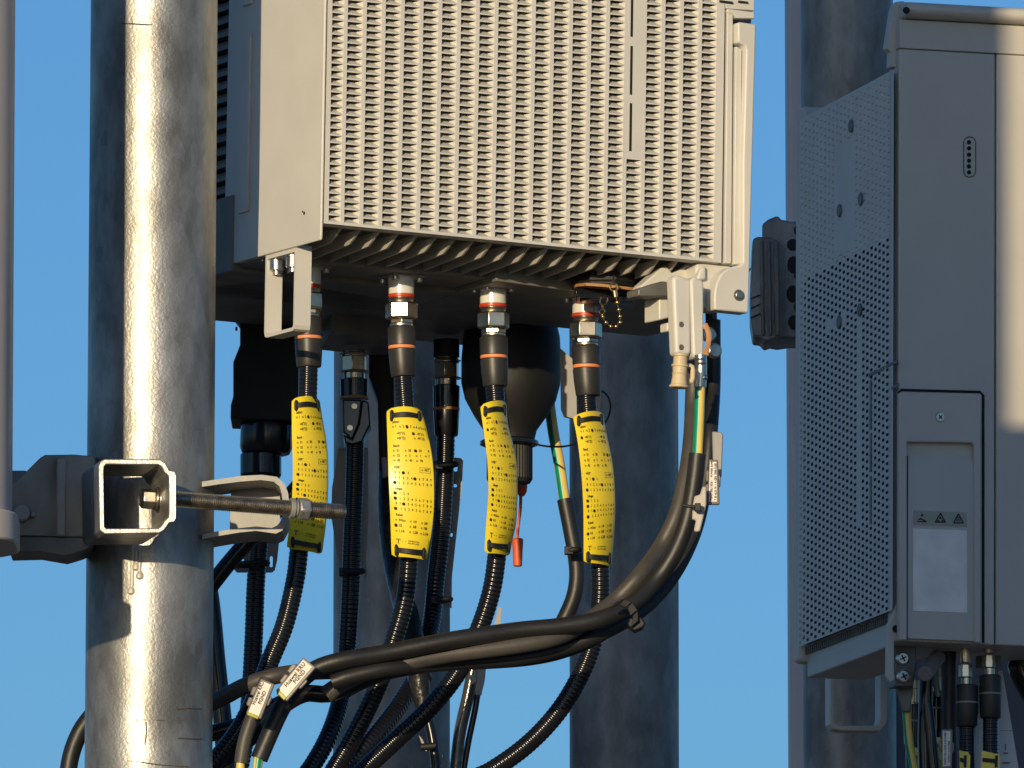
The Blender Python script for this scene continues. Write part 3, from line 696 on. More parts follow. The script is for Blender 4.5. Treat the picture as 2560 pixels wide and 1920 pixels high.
mb = MB(); corr(mb, [(1115, 1080, Yr2), (1112, 1180, Yr2), (1104, 1320, Yr2), (1090, 1450, Yr2), (1078, 1560, Yr2 - .01), (1050, 1670, Yr2 - .03), (1000, 1760, Yr2 - .05), (930, 1850, Yr2 - .07), (850, 1940, Yr2 - .08), (760, 2040, Yr2 - .09)], 23); mb.build('jacket', JACK, t, ang=70)
# black plug with its corrugated cable left of the first tag
Y = 7.86
t = thing('cable_plug', 'bulky black plug in shade beside the front mast with a corrugated cable below', 'plug', S(650, 900, Y))
mb = MB(); mb.prism([S(x, y, Y - .02) for x, y in [(572, 762), (690, 745), (745, 790), (745, 1040), (740, 1052), (576, 1046), (577, 1012), (583, 990), (583, 905), (600, 862), (600, 800)]], V((0, .05, 0))); mb.disc(S(594, 822, Y), (-1, 0, 0), px(6, Y), px(6, Y), 10); mb.build('housing', BLKP, t, .003)
mb = MB(); mb.lathe(668, Y, [(1040, 58), (1052, 64), (1060, 66), (1120, 66), (1135, 60), (1136, 44)], 28, x2=664); mb.lathe(652, Y, [(1134, 52), (1190, 52), (1196, 46), (1230, 46)], 28); mb.build('cable_gland', BLKG, t, .001)
mb = MB(); corr(mb, [(655, 1180, Y), (652, 1300, Y), (640, 1450, Y), (634, 1600, Y), (625, 1750, Y), (610, 1860, Y), (590, 1960, Y), (560, 2080, Y)], 23.5); mb.build('jacket', JACK, t, ang=70)
# round black plug
Y = 7.86
t = thing('cable_plug', 'large round black plug with ribbed grip between the third and fourth yellow tags', 'plug', S(1275, 950, Y))
mb = MB(); mb.lathe(1280, Y, [(800, 112), (840, 122), (900, 126), (960, 125), (1000, 115), (1040, 92), (1075, 68), (1098, 63), (1100, 60)], 48, x2=1274); mb.build('housing', BLKP, t, ang=40)
mb = MB(); mb.lathe(1273, Y, [(1098, 62), (1104, 74), (1112, 74), (1118, 60)], 40); mb.build('flange', BLKG, t)
mb = MB(); nr = 44; prof = [(1118, 58), (1198, 58), (1208, 52), (1212, 36)]; vs = []
ax = [S(1274, y, Y) for y, r in prof]; seg = nr * 2
for (y, r), p in zip(prof, ax):
    for k in range(seg):
        a = 2 * math.pi * k / seg; rr_ = px(r - (2.6 if k % 2 else 0), Y); vs.append(p + V((math.cos(a), math.sin(a), 0)) * rr_)
fs = [(i * seg + k, i * seg + (k + 1) % seg, (i + 1) * seg + (k + 1) % seg, (i + 1) * seg + k) for i in range(len(prof) - 1) for k in range(seg)]
fs.append(tuple(range(3 * seg, 4 * seg))); mb.add(vs, fs); mb.build('ribbed_grip', BLKP, t, smooth=False)
t = thing('sealing_plug', 'orange red rubber plug dangling on its strap below the round black plug', 'plug', S(1296, 1230, 7.91))
mb = MB(); mb.lathe(1304, 7.91, [(1205, 12), (1215, 15), (1230, 13), (1240, 7)], 20); ptube(mb, [(1302, 1230), (1301, 1270), (1296, 1310), (1292, 1350)], 4.2, 7.91, flat=.6); mb.build('strap', ORPLUG, t)
mb = MB(); mb.lathe(1294, 7.91, [(1346, 12), (1350, 14.5), (1362, 14), (1375, 13), (1414, 11.5), (1416, 9)], 20); mb.build('plug_body', ORPLUG, t)
mb = MB(); ptube(mb, [(1335, 1110, 7.85), (1370, 1116, 7.82), (1410, 1116, 7.79), (1440, 1108, 7.76), (1470, 1090, 7.76)], 2.6, None, .003, 8)
ptube(mb, [(1490, 970, 7.74), (1515, 985, 7.74), (1526, 1010, 7.74), (1522, 1040, 7.74), (1505, 1070, 7.74)], 2.4, None, .003, 8)
tag(mb.build('lanyard', BLKP), 'thin black lanyard from the round plug to behind the fourth tag', 'cord')
# dark third rear cable: plug stub, drop, tape joint and thin lower end
Y = 7.90
t = thing('power_cable', 'dark taped cable in shade behind the second yellow tag, crossing downwards to the right', 'cable', S(960, 1000, Y))
mb = MB(); mb.prism([S(x, y, Y - .01) for x, y in [(922, 820), (985, 820), (985, 1000), (990, 1172), (948, 1180), (944, 1000), (922, 940)]], V((0, .03, 0))); mb.build('plug_body', BLKP, t, .002)
mb = MB(); mb.prism([S(x, y, Y - .012) for x, y in [(953, 1142), (974, 1142), (980, 1192), (956, 1194)]], V((0, .01, 0))); mb.build('marker', PLATEG, t, .001)
mb = MB(); ptube(mb, [(975, 1170, Y), (975, 1300, Y - .01), (990, 1420, Y - .02), (1018, 1540, Y - .05), (1040, 1640, Y - .08), (1050, 1700, Y - .09)], 30, None, .004); mb.build('sleeve', TAPE, t)
mb = MB(); ptube(mb, [(1045, 1670, Y - .09), (1052, 1730, Y - .09), (1060, 1770, Y - .09)], 29, None, .003, taper=20); mb.build('tape_wrap', TAPE, t)
mb = MB(); ptube(mb, [(1060, 1760, Y - .09), (1078, 1830, Y - .09), (1088, 1900, Y - .09), (1095, 2000, Y - .09)], 12.5, None, .004); mb.build('jacket', JACK, t)
mb = MB(); mb.prism([S(x, y, Y - .085) for x, y in [(1078, 1800), (1090, 1815), (1110, 1905), (1104, 1918), (1090, 1880)]], V((0, .003, 0))); tag(mb.build('marker_plate', PLATEG), 'narrow pale marker strip beside the thin cable at the bottom of the left rear mast', 'marker plate')
mb = MB(); mb.prism([S(x, y, Y - .085) for x, y in [(1047, 1838), (1056, 1848), (1070, 1880), (1060, 1875)]], V((0, .003, 0))); tag(mb.build('marker_plate', PLATEG), 'tiny pale marker tip left of the thin cable, low on the left rear mast', 'marker plate')
mb = MB(); mb.disc(S(1052, 1868, Y - .1), (1, 0, .1), px(9, Y), px(38, Y), 12); tag(mb.build('cable_tie', BLKP), 'black tie knot around the thin cable at the very bottom of the left rear mast', 'cable tie')
# silver sleeve cable
Y = 7.82
t = thing('earth_cable', 'thin shiny grey sleeved cable dropping straight to the bottom edge between the rear masts', 'cable', S(1150, 1800, Y))
mb = MB(); ptube(mb, [(1196, 1560), (1186, 1650), (1170, 1740), (1150, 1830), (1138, 1930), (1125, 2040)], 15.5, Y); mb.build('sleeve', M('silvery shrink sleeve', (.13, .12, .11), .18, .5, .4, 60, .4, 160), t)
mb = MB(); ptube(mb, [(1206, 1640), (1190, 1760), (1170, 1860), (1155, 1960)], 8, Y + .006); mb.build('core_wire', JACK, t)
mb = MB(); mb.prism([S(x, y, Y - .01) for x, y in [(1186, 1668), (1216, 1656), (1212, 1700), (1203, 1738), (1188, 1738)]], V((0, .004, 0))); mb.prism([S(x, y, Y - .012) for x, y in [(1174, 1690), (1190, 1672), (1192, 1706), (1178, 1712)]], V((0, .006, 0))); tag(mb.build('marker_clip', PLATEG, bevel=.0006), 'grey marker clip on the shiny sleeved cable just below the black cable bundle', 'marker clip')
mb = MB(); mb.prism([S(x, y, 7.76) for x, y in [(1246, 1515), (1254, 1520), (1250, 1565), (1236, 1565)]], V((0, .003, 0))); tag(mb.build('marker_clip', PLATEG), 'thin grey clip edge standing beside the third jumper cable above the bundle', 'marker clip')
# marker plates tied behind the rear cables
Y = 7.875
def plate(pts, label, Y, th=.0015, holes=(), mt=PLATEG):
    t = thing('marker_plate', label, 'marker plate', S(*pts[0], Y)); mb = MB()
    if not holes: mb.prism([S(x, y, Y) for x, y in pts], V((0, th, 0)))
    else:
        loops = [[(x, y) for x, y in pts]] + [[(x + r * math.cos(2 * math.pi * k / 12), y + (h if math.sin(2 * math.pi * k / 12) > 0 else -h) + r * math.sin(2 * math.pi * k / 12)) for k in range(12)] for x, y, r, h in holes]
        vs, es = [], []
        for lp in loops:
            n0 = len(vs); vs += [Vector2(p) for p in lp]; es += [(n0 + i, n0 + (i + 1) % len(lp)) for i in range(len(lp))]
        ov, oe, of, *_ = delaunay_2d_cdt(vs, es, [], 1, 1e-4)
        inside = lambda p: any(abs(p[0] - x) < r and abs(p[1] - y) < r + h for x, y, r, h in holes)
        f = [tuple(q) for q in of if not inside([sum(ov[i][k] for i in q) / len(q) for k in (0, 1)])]
        n = len(ov); P = [S(p[0], p[1], Y) for p in ov]
        ec = {}
        for q in f:
            for i in range(len(q)): e = (q[i], q[(i + 1) % len(q)]); ec[e] = 1
        side = [(a, b, b + n, a + n) for a, b in ec if (b, a) not in ec]
        mb.add(P + [p + V((0, th, 0)) for p in P], f + [tuple(i + n for i in q)[::-1] for q in f] + side)
    mb.build('plate', mt, t)
    return t
plate([(846, 1120), (920, 1120), (921, 1300), (915, 1400), (918, 1440), (912, 1450), (900, 1400), (868, 1450), (845, 1400), (828, 1290), (830, 1220)], 'long shaded grey plate tied behind the cable left of the second yellow tag', 7.87)
plate([(1125, 1143), (1152, 1145), (1158, 1152), (1155, 1210), (1142, 1330), (1130, 1440), (1129, 1520), (1105, 1515), (1108, 1330), (1122, 1200)], 'pale punched plate tied behind the cable right of the second yellow tag', 7.885, holes=((1139, 1168, 5, 6), (1138, 1214, 4.5, 0), (1129, 1337, 3, 2)))
plate([(590, 1345), (700, 1330), (693, 1400), (687, 1425), (680, 1431), (592, 1431), (586, 1424)], 'grey punched plate tied to the corrugated cable under the rear clamp channel', 7.875, holes=((686, 1354, 4, 0), (678, 1404, 4, 10), (606, 1402, 4, 2)))
for x0, x1, y, Y, lb in ((582, 684, 1410, 7.85, 'black tie holding the grey plate under the rear clamp channel'), (848, 918, 1430, 7.83, 'black tie at the lower end of the long plate left of the second yellow tag'),
                         (1085, 1150, 1163, 7.855, 'black tie at the upper end of the pale punched plate'), (1078, 1135, 1500, 7.855, 'black tie around the rear cable right of and below the second yellow tag'), (1411, 1455, 1376, 7.87, 'black tie around the dark cable left of the fourth yellow tag')):
    c = S((x0 + x1) / 2, y, Y); rr_ = px((x1 - x0) / 2, Y) * .72
    mb = MB(); mb.tube([c + V((math.cos(a) * rr_, math.sin(a) * rr_ * .8, .0006 * math.cos(a))) for a in [2 * math.pi * k / 20 for k in range(21)]], px(7, Y), 8, False)
    mb.box(S(x0, y + 9, Y - .004), S(x0 + 22, y + 9, Y - .004) - S(x0, y + 9, Y - .004), V((0, .006, 0)), V((0, 0, px(20, Y))))
    tag(mb.build('cable_tie', BLKP, bevel=.0004), lb, 'cable tie')
plate([(1400, 870), (1440, 905), (1442, 1040), (1434, 1046), (1410, 1040), (1402, 1020)], 'small shaded grey plate right of the round black plug', 7.80, .006)
plate([(1496, 902), (1504, 904), (1505, 960), (1498, 1050), (1490, 1060), (1493, 980)], 'narrow cream strip edge right of the fourth jumper plug', 7.735, .002, mt=BEIGE)

# ---------------------------------------------------------------- earth cables
def gy(mb, lst, r, Y=None, k0=0): return ptube(mb, lst, r, Y, .004, 16, mfun=lambda k: 1 if (k + k0) % 16 in (1, 2, 3, 4, 9, 10, 11) else 0)
t = thing('earth_cable', 'green and yellow earth wire entering a dark sleeve left of the fourth yellow tag', 'cable', S(1400, 1150, 7.76))
mb = MB(); gy(mb, [(1362, 940), (1372, 1000), (1383, 1080), (1398, 1160), (1412, 1255)], 14, 7.90, 1); mb.build('wire', [YELW, GREEN], t)
mb = MB(); ptube(mb, [(1412, 1248), (1428, 1330), (1440, 1400), (1442, 1450), (1432, 1500), (1405, 1560), (1380, 1610), (1360, 1640)], 20, 7.89); mb.build('sleeve', SHRINK, t)
# lug, wire and sleeve right of the latch
t = thing('earth_cable', 'green yellow earth wire with metal lug below the latch, sweeping left as black cable', 'cable', S(1750, 930, 7.62))
Y = 7.60
mb = MB(); mb.disc(S(1768, 838, Y + .03), (.5, -1, 0), px(20, Y), .004, 20); mb.disc(S(1782, 878, Y + .03), (.5, -1, 0), px(20, Y), .004, 20); mb.build('lug_bolt', STEEL, t, .0012)
mb = MB(); ptube(mb, [(1762, 810, Y + .016), (1772, 835, Y + .016), (1770, 860, Y + .014), (1764, 888, Y + .01)], 7, None, .002, 10, flat=.35); mb.build('lug_tongue', GASK, t)
mb = MB(); ptube(mb, [(1752, 888), (1752, 905), (1752, 935), (1750, 968)], 15.5, Y); mb.sphere(S(1752, 905, Y - .001), px(15, Y)); mb.sphere(S(1759, 944, Y - .001), px(10, Y)); mb.build('crimp_sleeve', STEEL, t, ang=60)
mb = MB(); gy(mb, [(1750, 966), (1748, 1040), (1743, 1150)], 13, Y, 9); mb.build('wire', [YELW, GREEN], t)
main = [(1744, 1135, 7.60), (1735, 1210, 7.60), (1718, 1300, 7.60), (1685, 1385, 7.60), (1636, 1455, 7.60), (1575, 1512, 7.59), (1500, 1548, 7.58), (1400, 1566, 7.575), (1288, 1577, 7.57), (1125, 1601, 7.56), (963, 1633, 7.555), (860, 1650, 7.55), (790, 1672, 7.55), (740, 1715, 7.55), (700, 1780, 7.55), (668, 1850, 7.55), (648, 1897, 7.55)]
mb = MB(); ptube(mb, main, 22, None, .004, 20); mb.build('black_sleeve', SHRINK, t)
mb = MB(); gy(mb, [(648, 1885), (641, 1940), (632, 2060)], 12, 7.55, 3); mb.build('lower_wire', [YELW, GREEN], t)
t = thing('earth_cable', 'brownish inner cable of the sweeping bundle, on the inside of its bend', 'cable', S(1650, 1400, 7.63))
mb = MB(); ptube(mb, [(1737, 870, 7.66), (1733, 1000, 7.66), (1728, 1100, 7.645), (1714, 1200, 7.635), (1690, 1290, 7.63), (1650, 1370, 7.63), (1598, 1440, 7.61), (1540, 1500, 7.61), (1480, 1545, 7.60), (1400, 1590, 7.58), (1288, 1614, 7.572), (1125, 1636, 7.568), (1000, 1660, 7.565), (900, 1674, 7.57), (800, 1678, 7.575), (740, 1682, 7.57), (680, 1692, 7.565), (610, 1716, 7.57), (560, 1742, 7.58), (480, 1780, 7.6)], 21, None, .004, 20); mb.build('sleeve', SHRINKB, t)
t = thing('power_cable', 'dark outer cable of the sweeping bundle with a cut open sleeve end at lower left', 'cable', S(1700, 1400, 7.64))
mb = MB(); ptube(mb, [(1783, 800, 7.68), (1783, 960, 7.68), (1776, 1080, 7.66), (1764, 1200, 7.655), (1742, 1310, 7.65), (1705, 1400, 7.64), (1655, 1475, 7.63), (1590, 1535, 7.615), (1500, 1585, 7.60), (1400, 1622, 7.595), (1288, 1645, 7.59), (1125, 1658, 7.58), (980, 1670, 7.56), (880, 1690, 7.555), (830, 1706, 7.555)], 19, None, .004, 18); mb.build('sleeve', SHRINK, t)
mb = MB(); ptube(mb, [(905, 1690, 7.575), (850, 1712, 7.57), (815, 1738, 7.57)], 16, None, .002, 16, taper=24); mb.build('cut_end', SHRINKB, t)
mb = MB(); ptube(mb, [(960, 1680, 7.59), (880, 1712, 7.585), (820, 1735, 7.59), (760, 1735, 7.59), (700, 1770, 7.59), (640, 1830, 7.6), (560, 1900, 7.62), (480, 1950, 7.64)], 22, None, .004, 18); mb.build('inner_cable', JACK, t)
t = thing('power_cable', 'black cable along the right mount of the latch, seen against the blue sky', 'cable', S(1775, 1000, 7.70))
mb = MB(); ptube(mb, [(1778, 780), (1780, 900), (1776, 1000), (1770, 1090), (1758, 1200), (1735, 1300)], 15, 7.70); mb.build('jacket', JACK, t)
t = thing('power_cable', 'lowest dark cable bulging under the middle of the sweeping bundle', 'cable', S(1250, 1650, 7.62))
mb = MB(); ptube(mb, [(1560, 1555), (1480, 1605), (1400, 1636), (1320, 1652), (1220, 1660), (1120, 1664), (1000, 1680), (920, 1705), (860, 1735)], 13, 7.62); mb.build('jacket', SHRINK, t)
# bundle tie
t = thing('cable_tie', 'wide black tie with clip head strapping the sweeping cable bundle', 'cable tie', S(1575, 1530, 7.58))
mb = MB()
cpts = [(1540, 1505), (1560, 1497), (1580, 1505), (1594, 1525), (1596, 1552)]
for k in range(len(cpts) - 1): mb.prism([S(cpts[k][0] - 0, cpts[k][1], 7.562), S(cpts[k + 1][0], cpts[k + 1][1], 7.56), S(cpts[k + 1][0] - 18, cpts[k + 1][1] + 14, 7.56), S(cpts[k][0] - 12, cpts[k][1] + 14, 7.562)], V((0, .004, 0)))
mb.build('strap', BLKP, t, .0004)
mb = MB(); mb.prism([S(x, y, 7.565) for x, y in [(1574, 1545), (1600, 1540), (1614, 1556), (1608, 1568), (1586, 1578), (1568, 1562)]], V((0, .014, 0))); mb.build('clip_head', BLKP, t, .001)
# cables left of the first jumper, behind the mast
Y = 7.72
for pts, r, lb, mt, yy in (
    ([(760, 1200), (700, 1268), (640, 1330), (570, 1410), (500, 1500)], 21, 'dark cable slanting down left behind the clamp rod to the front mast', JACK, 7.70),
    ([(500, 1370), (525, 1500), (540, 1650), (556, 1800), (566, 1930), (575, 2050)], 24, 'steep black cable just right of the front mast at the bottom', JACK, 7.75),
    ([(480, 1850), (540, 1830), (600, 1812), (680, 1770), (740, 1740)], 21, 'dark cable running level behind the two white name clips', JACK, 7.66),
    ([(236, 1780), (200, 1830), (175, 1900), (165, 2000)], 22, 'dark cable bulging out left of the front mast at the bottom', SHRINK, 7.62)):
    mb = MB(); ptube(mb, pts, r, yy); tag(mb.build('power_cable', mt), lb, 'cable')
mb = MB(); ptube(mb, [(665, 1700, 7.55), (650, 1745, 7.545), (632, 1790, 7.54), (612, 1850, 7.54), (602, 1908, 7.54)], 17.5, None, .004); t = thing('earth_cable', 'short dark sleeved cable under the left white name clip with a yellow wire end', 'cable', S(620, 1850, 7.54)); mb.build('sleeve', SHRINKB, t)
mb = MB(); ptube(mb, [(602, 1900), (598, 1960), (590, 2060)], 11, 7.54); mb.build('wire', YELW, t)

# ---------------------------------------------------------------- white name clips
def name_clip(corners, Y, label, lines, group, tscale=1.0, back=None, yellow=True, dY=.003):
    """corners: top-left, top-right, bottom-right, bottom-left of the paper in the picture"""
    def F(u, v, lift=0):
        a = [lerp(corners[0][k], corners[1][k], u) for k in (0, 1)]; b = [lerp(corners[3][k], corners[2][k], u) for k in (0, 1)]
        return S(lerp(a[0], b[0], v), lerp(a[1], b[1], v), Y + dY * v - lift)
    t = thing('name_clip', label, 'label clip', F(.5, .5), group)
    m_ = .13; mb = MB(); mb.prism([F(-m_ * 1.2, -.06), F(1 + m_ * 2.2, -.06), F(1 + m_ * 2.2, 1.07), F(-m_ * 1.2, 1.07)], V((0, .0042, 0))); 
    mb.prism([F(-.55, .25, -.0012), F(-.1, .2, -.0012), F(-.1, .5, -.0012), F(-.5, .5, -.0012)], V((0, .003, 0))); mb.prism([F(-.5, .58, -.0012), F(-.1, .55, -.0012), F(-.1, .85, -.0012), F(-.45, .82, -.0012)], V((0, .003, 0)))
    mb.prism([F(1.2, .3, -.0012), F(1.55, .35, -.0012), F(1.5, .6, -.0012), F(1.2, .65, -.0012)], V((0, .003, 0))); mb.build('holder', CLIP, t, .0007)
    mb = MB(); mb.prism([F(0, 0, .0006), F(1, 0, .0006), F(1, 1, .0006), F(0, 1, .0006)], V((0, .0008, 0))); mb.build('paper', PAPER, t)
    if yellow: mb = MB(); mb.prism([F(-.06, 1.0, .0008), F(1.06, 1.0, .0008), F(1.02, 1.1, .0008), F(.0, 1.1, .0008)], V((0, .004, 0))); mb.build('end_stop', CLIPY, t, .0004)
    mb = MB()
    H = (S(*corners[3], Y) - S(*corners[0], Y)).length; Wd = (S(*corners[1], Y) - S(*corners[0], Y)).length
    for sx, uu, vv, size in lines:                       # text runs up the long side
        pv, pf = txt(sx, .02); s_ = size * tscale
        mb.add([F(uu - y * s_ / Wd, vv - x * s_ / H, .001) for x, y in pv], [f for f in pf])
    mb.build('lettering', INK, t, smooth=False)
    return t
g_ = 'white name clips on the cable bundle'
name_clip([(758, 1650), (780, 1668), (716, 1743), (697, 1724)], 7.522, 'right and higher of the two white name clips reading Huawei RRU PGND', [('Huawei RRU', .40, .82, .0036), ('PGND', .82, .60, .0036)], g_, 1.0)
name_clip([(654, 1702), (678, 1712), (647, 1790), (621, 1780)], 7.512, 'left and lower of the two white name clips reading Huawei RRU PGND', [('Huawei RRU', .28, .74, .0030), ('PGND', .80, .66, .0032)], g_, 1.0)
name_clip([(1775, 1154), (1791, 1155), (1793, 1254), (1772, 1254)], 7.585, 'pinkish name clip with tiny vertical writing right of the cable bend', [('PGND RRU SIDE 1 - POWER SUPPLY', .42, .97, .0017), ('7 30 AUX W + A GRV 7008 FUSE', .95, .97, .0017)], g_, 1, yellow=False)
mb = MB(); mb.prism([S(x, y, 7.61) for x, y in [(1780, 1078), (1803, 1080), (1808, 1086), (1804, 1192), (1795, 1195), (1782, 1150)]], V((0, .005, 0))); tag(mb.build('name_clip', PLATEG, bevel=.0008), 'blank grey clip backed by sky, highest of the clips right of the cable bend', 'label clip')
mb = MB(); mb.prism([S(x, y, 7.575) for x, y in [(1756, 1216), (1766, 1216), (1766, 1260), (1757, 1300), (1750, 1328), (1738, 1330), (1735, 1324), (1740, 1300), (1730, 1298), (1731, 1270), (1736, 1240), (1750, 1236)]], V((0, .006, 0))); tag(mb.build('name_clip', M('milky clip plastic', (.42, .38, .33), .4), bevel=.0008), 'milky clip seen edge on, strapped to the cable bend by a small tie', 'label clip')
mb = MB(); ptube(mb, [(1706, 1262), (1722, 1266), (1742, 1266)], 4.5, 7.569, .002, 8); mb.box(S(1737, 1277, 7.566), S(1752, 1277, 7.566) - S(1737, 1277, 7.566), V((0, .006, 0)), V((0, 0, px(20, 7.57)))); tag(mb.build('cable_tie', BLKP, bevel=.0005), 'small black tie around the cable bend with its square head on the milky clip', 'cable tie')
# beige cap below the latch
t = thing('protective_cap', 'beige plastic cap with rings hanging under the latch', 'cap', S(1698, 930, 7.575))
mb = MB(); mb.lathe(1702, 7.575, [(884, 16), (886, 21), (891, 21), (892, 18), (911, 18), (912, 22), (917, 22), (918, 19), (932, 18), (934, 20), (938, 18), (955, 20), (962, 21), (964, 25), (968, 25), (970, 22)], 28, x2=1697); mb.build('cap_body', BEIGE, t)
mb = MB(); ptube(mb, [(1714, 914), (1724, 915), (1731, 918), (1732, 935), (1730, 952), (1724, 953)], 6.5, 7.58, .0015, 10, flat=.8); mb.build('cap_strap', BEIGE, t)

# ================================================================ shaded cabinet on the right
PH2, RL2 = R(15.6), R(.4)
RM2 = Matrix.Rotation(RL2, 3, 'Y') @ Matrix.Rotation(PH2, 3, 'Z')
U2, L2, W2 = RM2 @ V((1, 0, 0)), RM2 @ V((0, 1, 0)), RM2 @ V((0, 0, 1))
B0 = S(2245, 1602, 9.43)
def loc2(p): q = p - B0; return q.dot(U2), q.dot(L2), q.dot(W2)
def G2(u, l, w_): return B0 + U2 * u + L2 * l + W2 * w_
def F2(x, y, l=0): a = loc2(hit(x, y, B0 + L2 * l, L2)); return a[0], a[2]
def S2(x, y, u=0): a = loc2(hit(x, y, B0 + U2 * u, U2)); return a[1], a[2]
def fp2(mb, pts, l0, dl): return mb.prism([G2(F2(x, y, l0)[0], l0, F2(x, y, l0)[1]) for x, y in pts], L2 * dl)
cb = thing('radio_unit', 'shaded grey cabinet on the right with perforated side, service door and blank label', 'radio unit', G2(.1, .1, 0))
wtop = F2(2256, 122)[1]; Lb = S2(2004, 1400)[0]; WD = .235
mb = MB(); useam = F2(2489, 800)[0]
mb.box(G2(.0, .0, 0), U2 * (useam - .0006), L2 * .028, W2 * wtop)
mb.box(G2(useam + .0006, .0, 0), U2 * (WD - useam), L2 * .028, W2 * wtop)
mb.box(G2(.0045, .028, 0), U2 * .05, L2 * (Lb - .03), W2 * (S2(2250, 160)[1]))
mb.box(G2(.0545, .028, 0.001), U2 * (WD - .06), L2 * .075, W2 * (S2(2250, 160)[1]))
mb.build('body', PAINTR, cb, .0012)
# perforated side: shallow pits above the slanting line, openings over a shade-dark sheet below
wlo = S2(2240, 1520)[1]; whi = S2(2250, 172)[1]
l0s = S2(2243, 1000, -.004)[0]
mb = MB(); sp_c = (Lb - .004 - .012) / 23; sp_r = .0058
ncol = 23; 
wdiv = S2(2200, 600)[1]
mb.quad(G2(-.004, .010, wlo), G2(-.004, .012, wlo), G2(-.004, .012, whi), G2(-.004, .010, whi))
wall0 = S2(2238, 1522, -.004)[1]
def blankpit(c, w_):
    x = c
    return False
for c in range(ncol):
    a0 = .012 + c * sp_c; a1 = a0 + sp_c; r0 = int((whi - wall0) / sp_r); off = .5 * sp_r * (c % 2)
    for r_ in range(r0 + 2):
        if wall0 + r_ * sp_r + off >= whi: continue
        b0 = wall0 + r_ * sp_r + off; b1 = b0 + sp_r
        if r_ == 0 and off: mb.quad(G2(-.004, a0, wall0), G2(-.004, a1, wall0), G2(-.004, a1, b0), G2(-.004, a0, b0))
        if b1 > whi:
            mb.quad(G2(-.004, a0, b0), G2(-.004, a1, b0), G2(-.004, a1, whi), G2(-.004, a0, whi)); continue
        q = lambda a, b, e=0: G2(-.004 + e, a, b)
        i0, i1 = a0 + sp_c * .2, a1 - sp_c * .2
        j0, j1 = b0 + sp_r * .28, b1 - sp_r * .28
        if off: j0 += sp_r * .0; j1 += sp_r * .0
        deep = b1 < wdiv
        d = .005 if deep else .0016
        slit = (c in (7,) and .10 < b0 < .27)
        if slit or (9 <= c <= 13 and b0 > wdiv - .001 and b0 < wdiv + .09) or (11 <= c <= 15 and abs(b0 - (wdiv - .055)) < .004):
            mb.quad(q(a0, b0), q(a1, b0), q(a1, b1), q(a0, b1)); continue
        mb.add([q(a0, b0), q(a1, b0), q(a1, b1), q(a0, b1), q(i0, j0), q(i1, j0), q(i1, j1), q(i0, j1), q(lerp(i0, i1, .25), lerp(j0, j1, .35), d), q(lerp(i0, i1, .75), lerp(j0, j1, .35), d), q(lerp(i0, i1, .75), lerp(j0, j1, .9), d), q(lerp(i0, i1, .25), lerp(j0, j1, .9), d)],
               [(0, 1, 5, 4), (1, 2, 6, 5), (2, 3, 7, 6), (3, 0, 4, 7), (7, 4, 8, 11)] if deep else [(0, 1, 5, 4), (1, 2, 6, 5), (2, 3, 7, 6), (3, 0, 4, 7)] if deep else [(0, 1, 5, 4), (1, 2, 6, 5), (2, 3, 7, 6), (3, 0, 4, 7), (4, 5, 9, 8), (5, 6, 10, 9), (6, 7, 11, 10), (7, 4, 8, 11), (8, 9, 10, 11)]); 
mb.quad(G2(.003, .004, wlo), G2(.003, .004, whi), G2(.003, Lb, whi), G2(.003, Lb, wlo), 1)  # sheet coloured dark to stand for the shade behind the openings
mb.quad(G2(-.004, .002, wall0), G2(-.004, .012, wall0), G2(-.004, .012, whi), G2(-.004, .002, whi))
mb.build('perforated_side', [M('side casting paint', (.62, .60, .54), .55, 0, .05, 30), M('pit shade sheet', (.05, .05, .05), .7)], cb, smooth=False)
mb = MB()
for x0, y0, x1, y1 in ((2172, 937, 2209, 921), (2214, 918, 2243, 903), (2228, 970, 2246, 962)):
    a = S2(x0, y0, -.0045); b = S2(x1, y1, -.0045); mb.box(G2(-.0046, b[0], b[1] - .0012), L2 * (a[0] - b[0]), U2 * .001, W2 * .0024)
for y0, y1 in ((950, 1075), (1085, 1180), (1190, 1310)):
    a = S2(2176, y0, -.0045); b = S2(2176, y1, -.0045); mb.box(G2(-.0046, a[0] - .002, b[1]), L2 * .004, U2 * .001, W2 * (a[1] - b[1]))
mb.build('side_slit', CASTD, cb)
for x, y in ((2099, 527), (2152, 498), (2098, 805), (2150, 775), (2128, 315)):
    mb = MB(); a = S2(x, y, -.0045); c = G2(-.0046, *a); mb.tube([c, c - U2 * .001], [.0055, .005], 20)
    mb.build('side_boss', CASTD, cb)
mb = MB(); a = S2(2001, 270); mb.box(G2(-.002, Lb - .004, wall0 - .012), U2 * .1, L2 * .02, W2 * (a[1] - wall0 + .012)); mb.build('rear_frame', PAINTR, cb, .004, bseg=3)
mb = MB()
for k in range(44): mb.box(G2(.002, .012 + k * Lb / 46, wall0 - .006), U2 * .05, L2 * .0022, W2 * .006)
mb.box(G2(.006, .03, wall0 - .022), U2 * .055, L2 * (Lb - .03), W2 * .024); mb.build('underside', CASTD, cb)
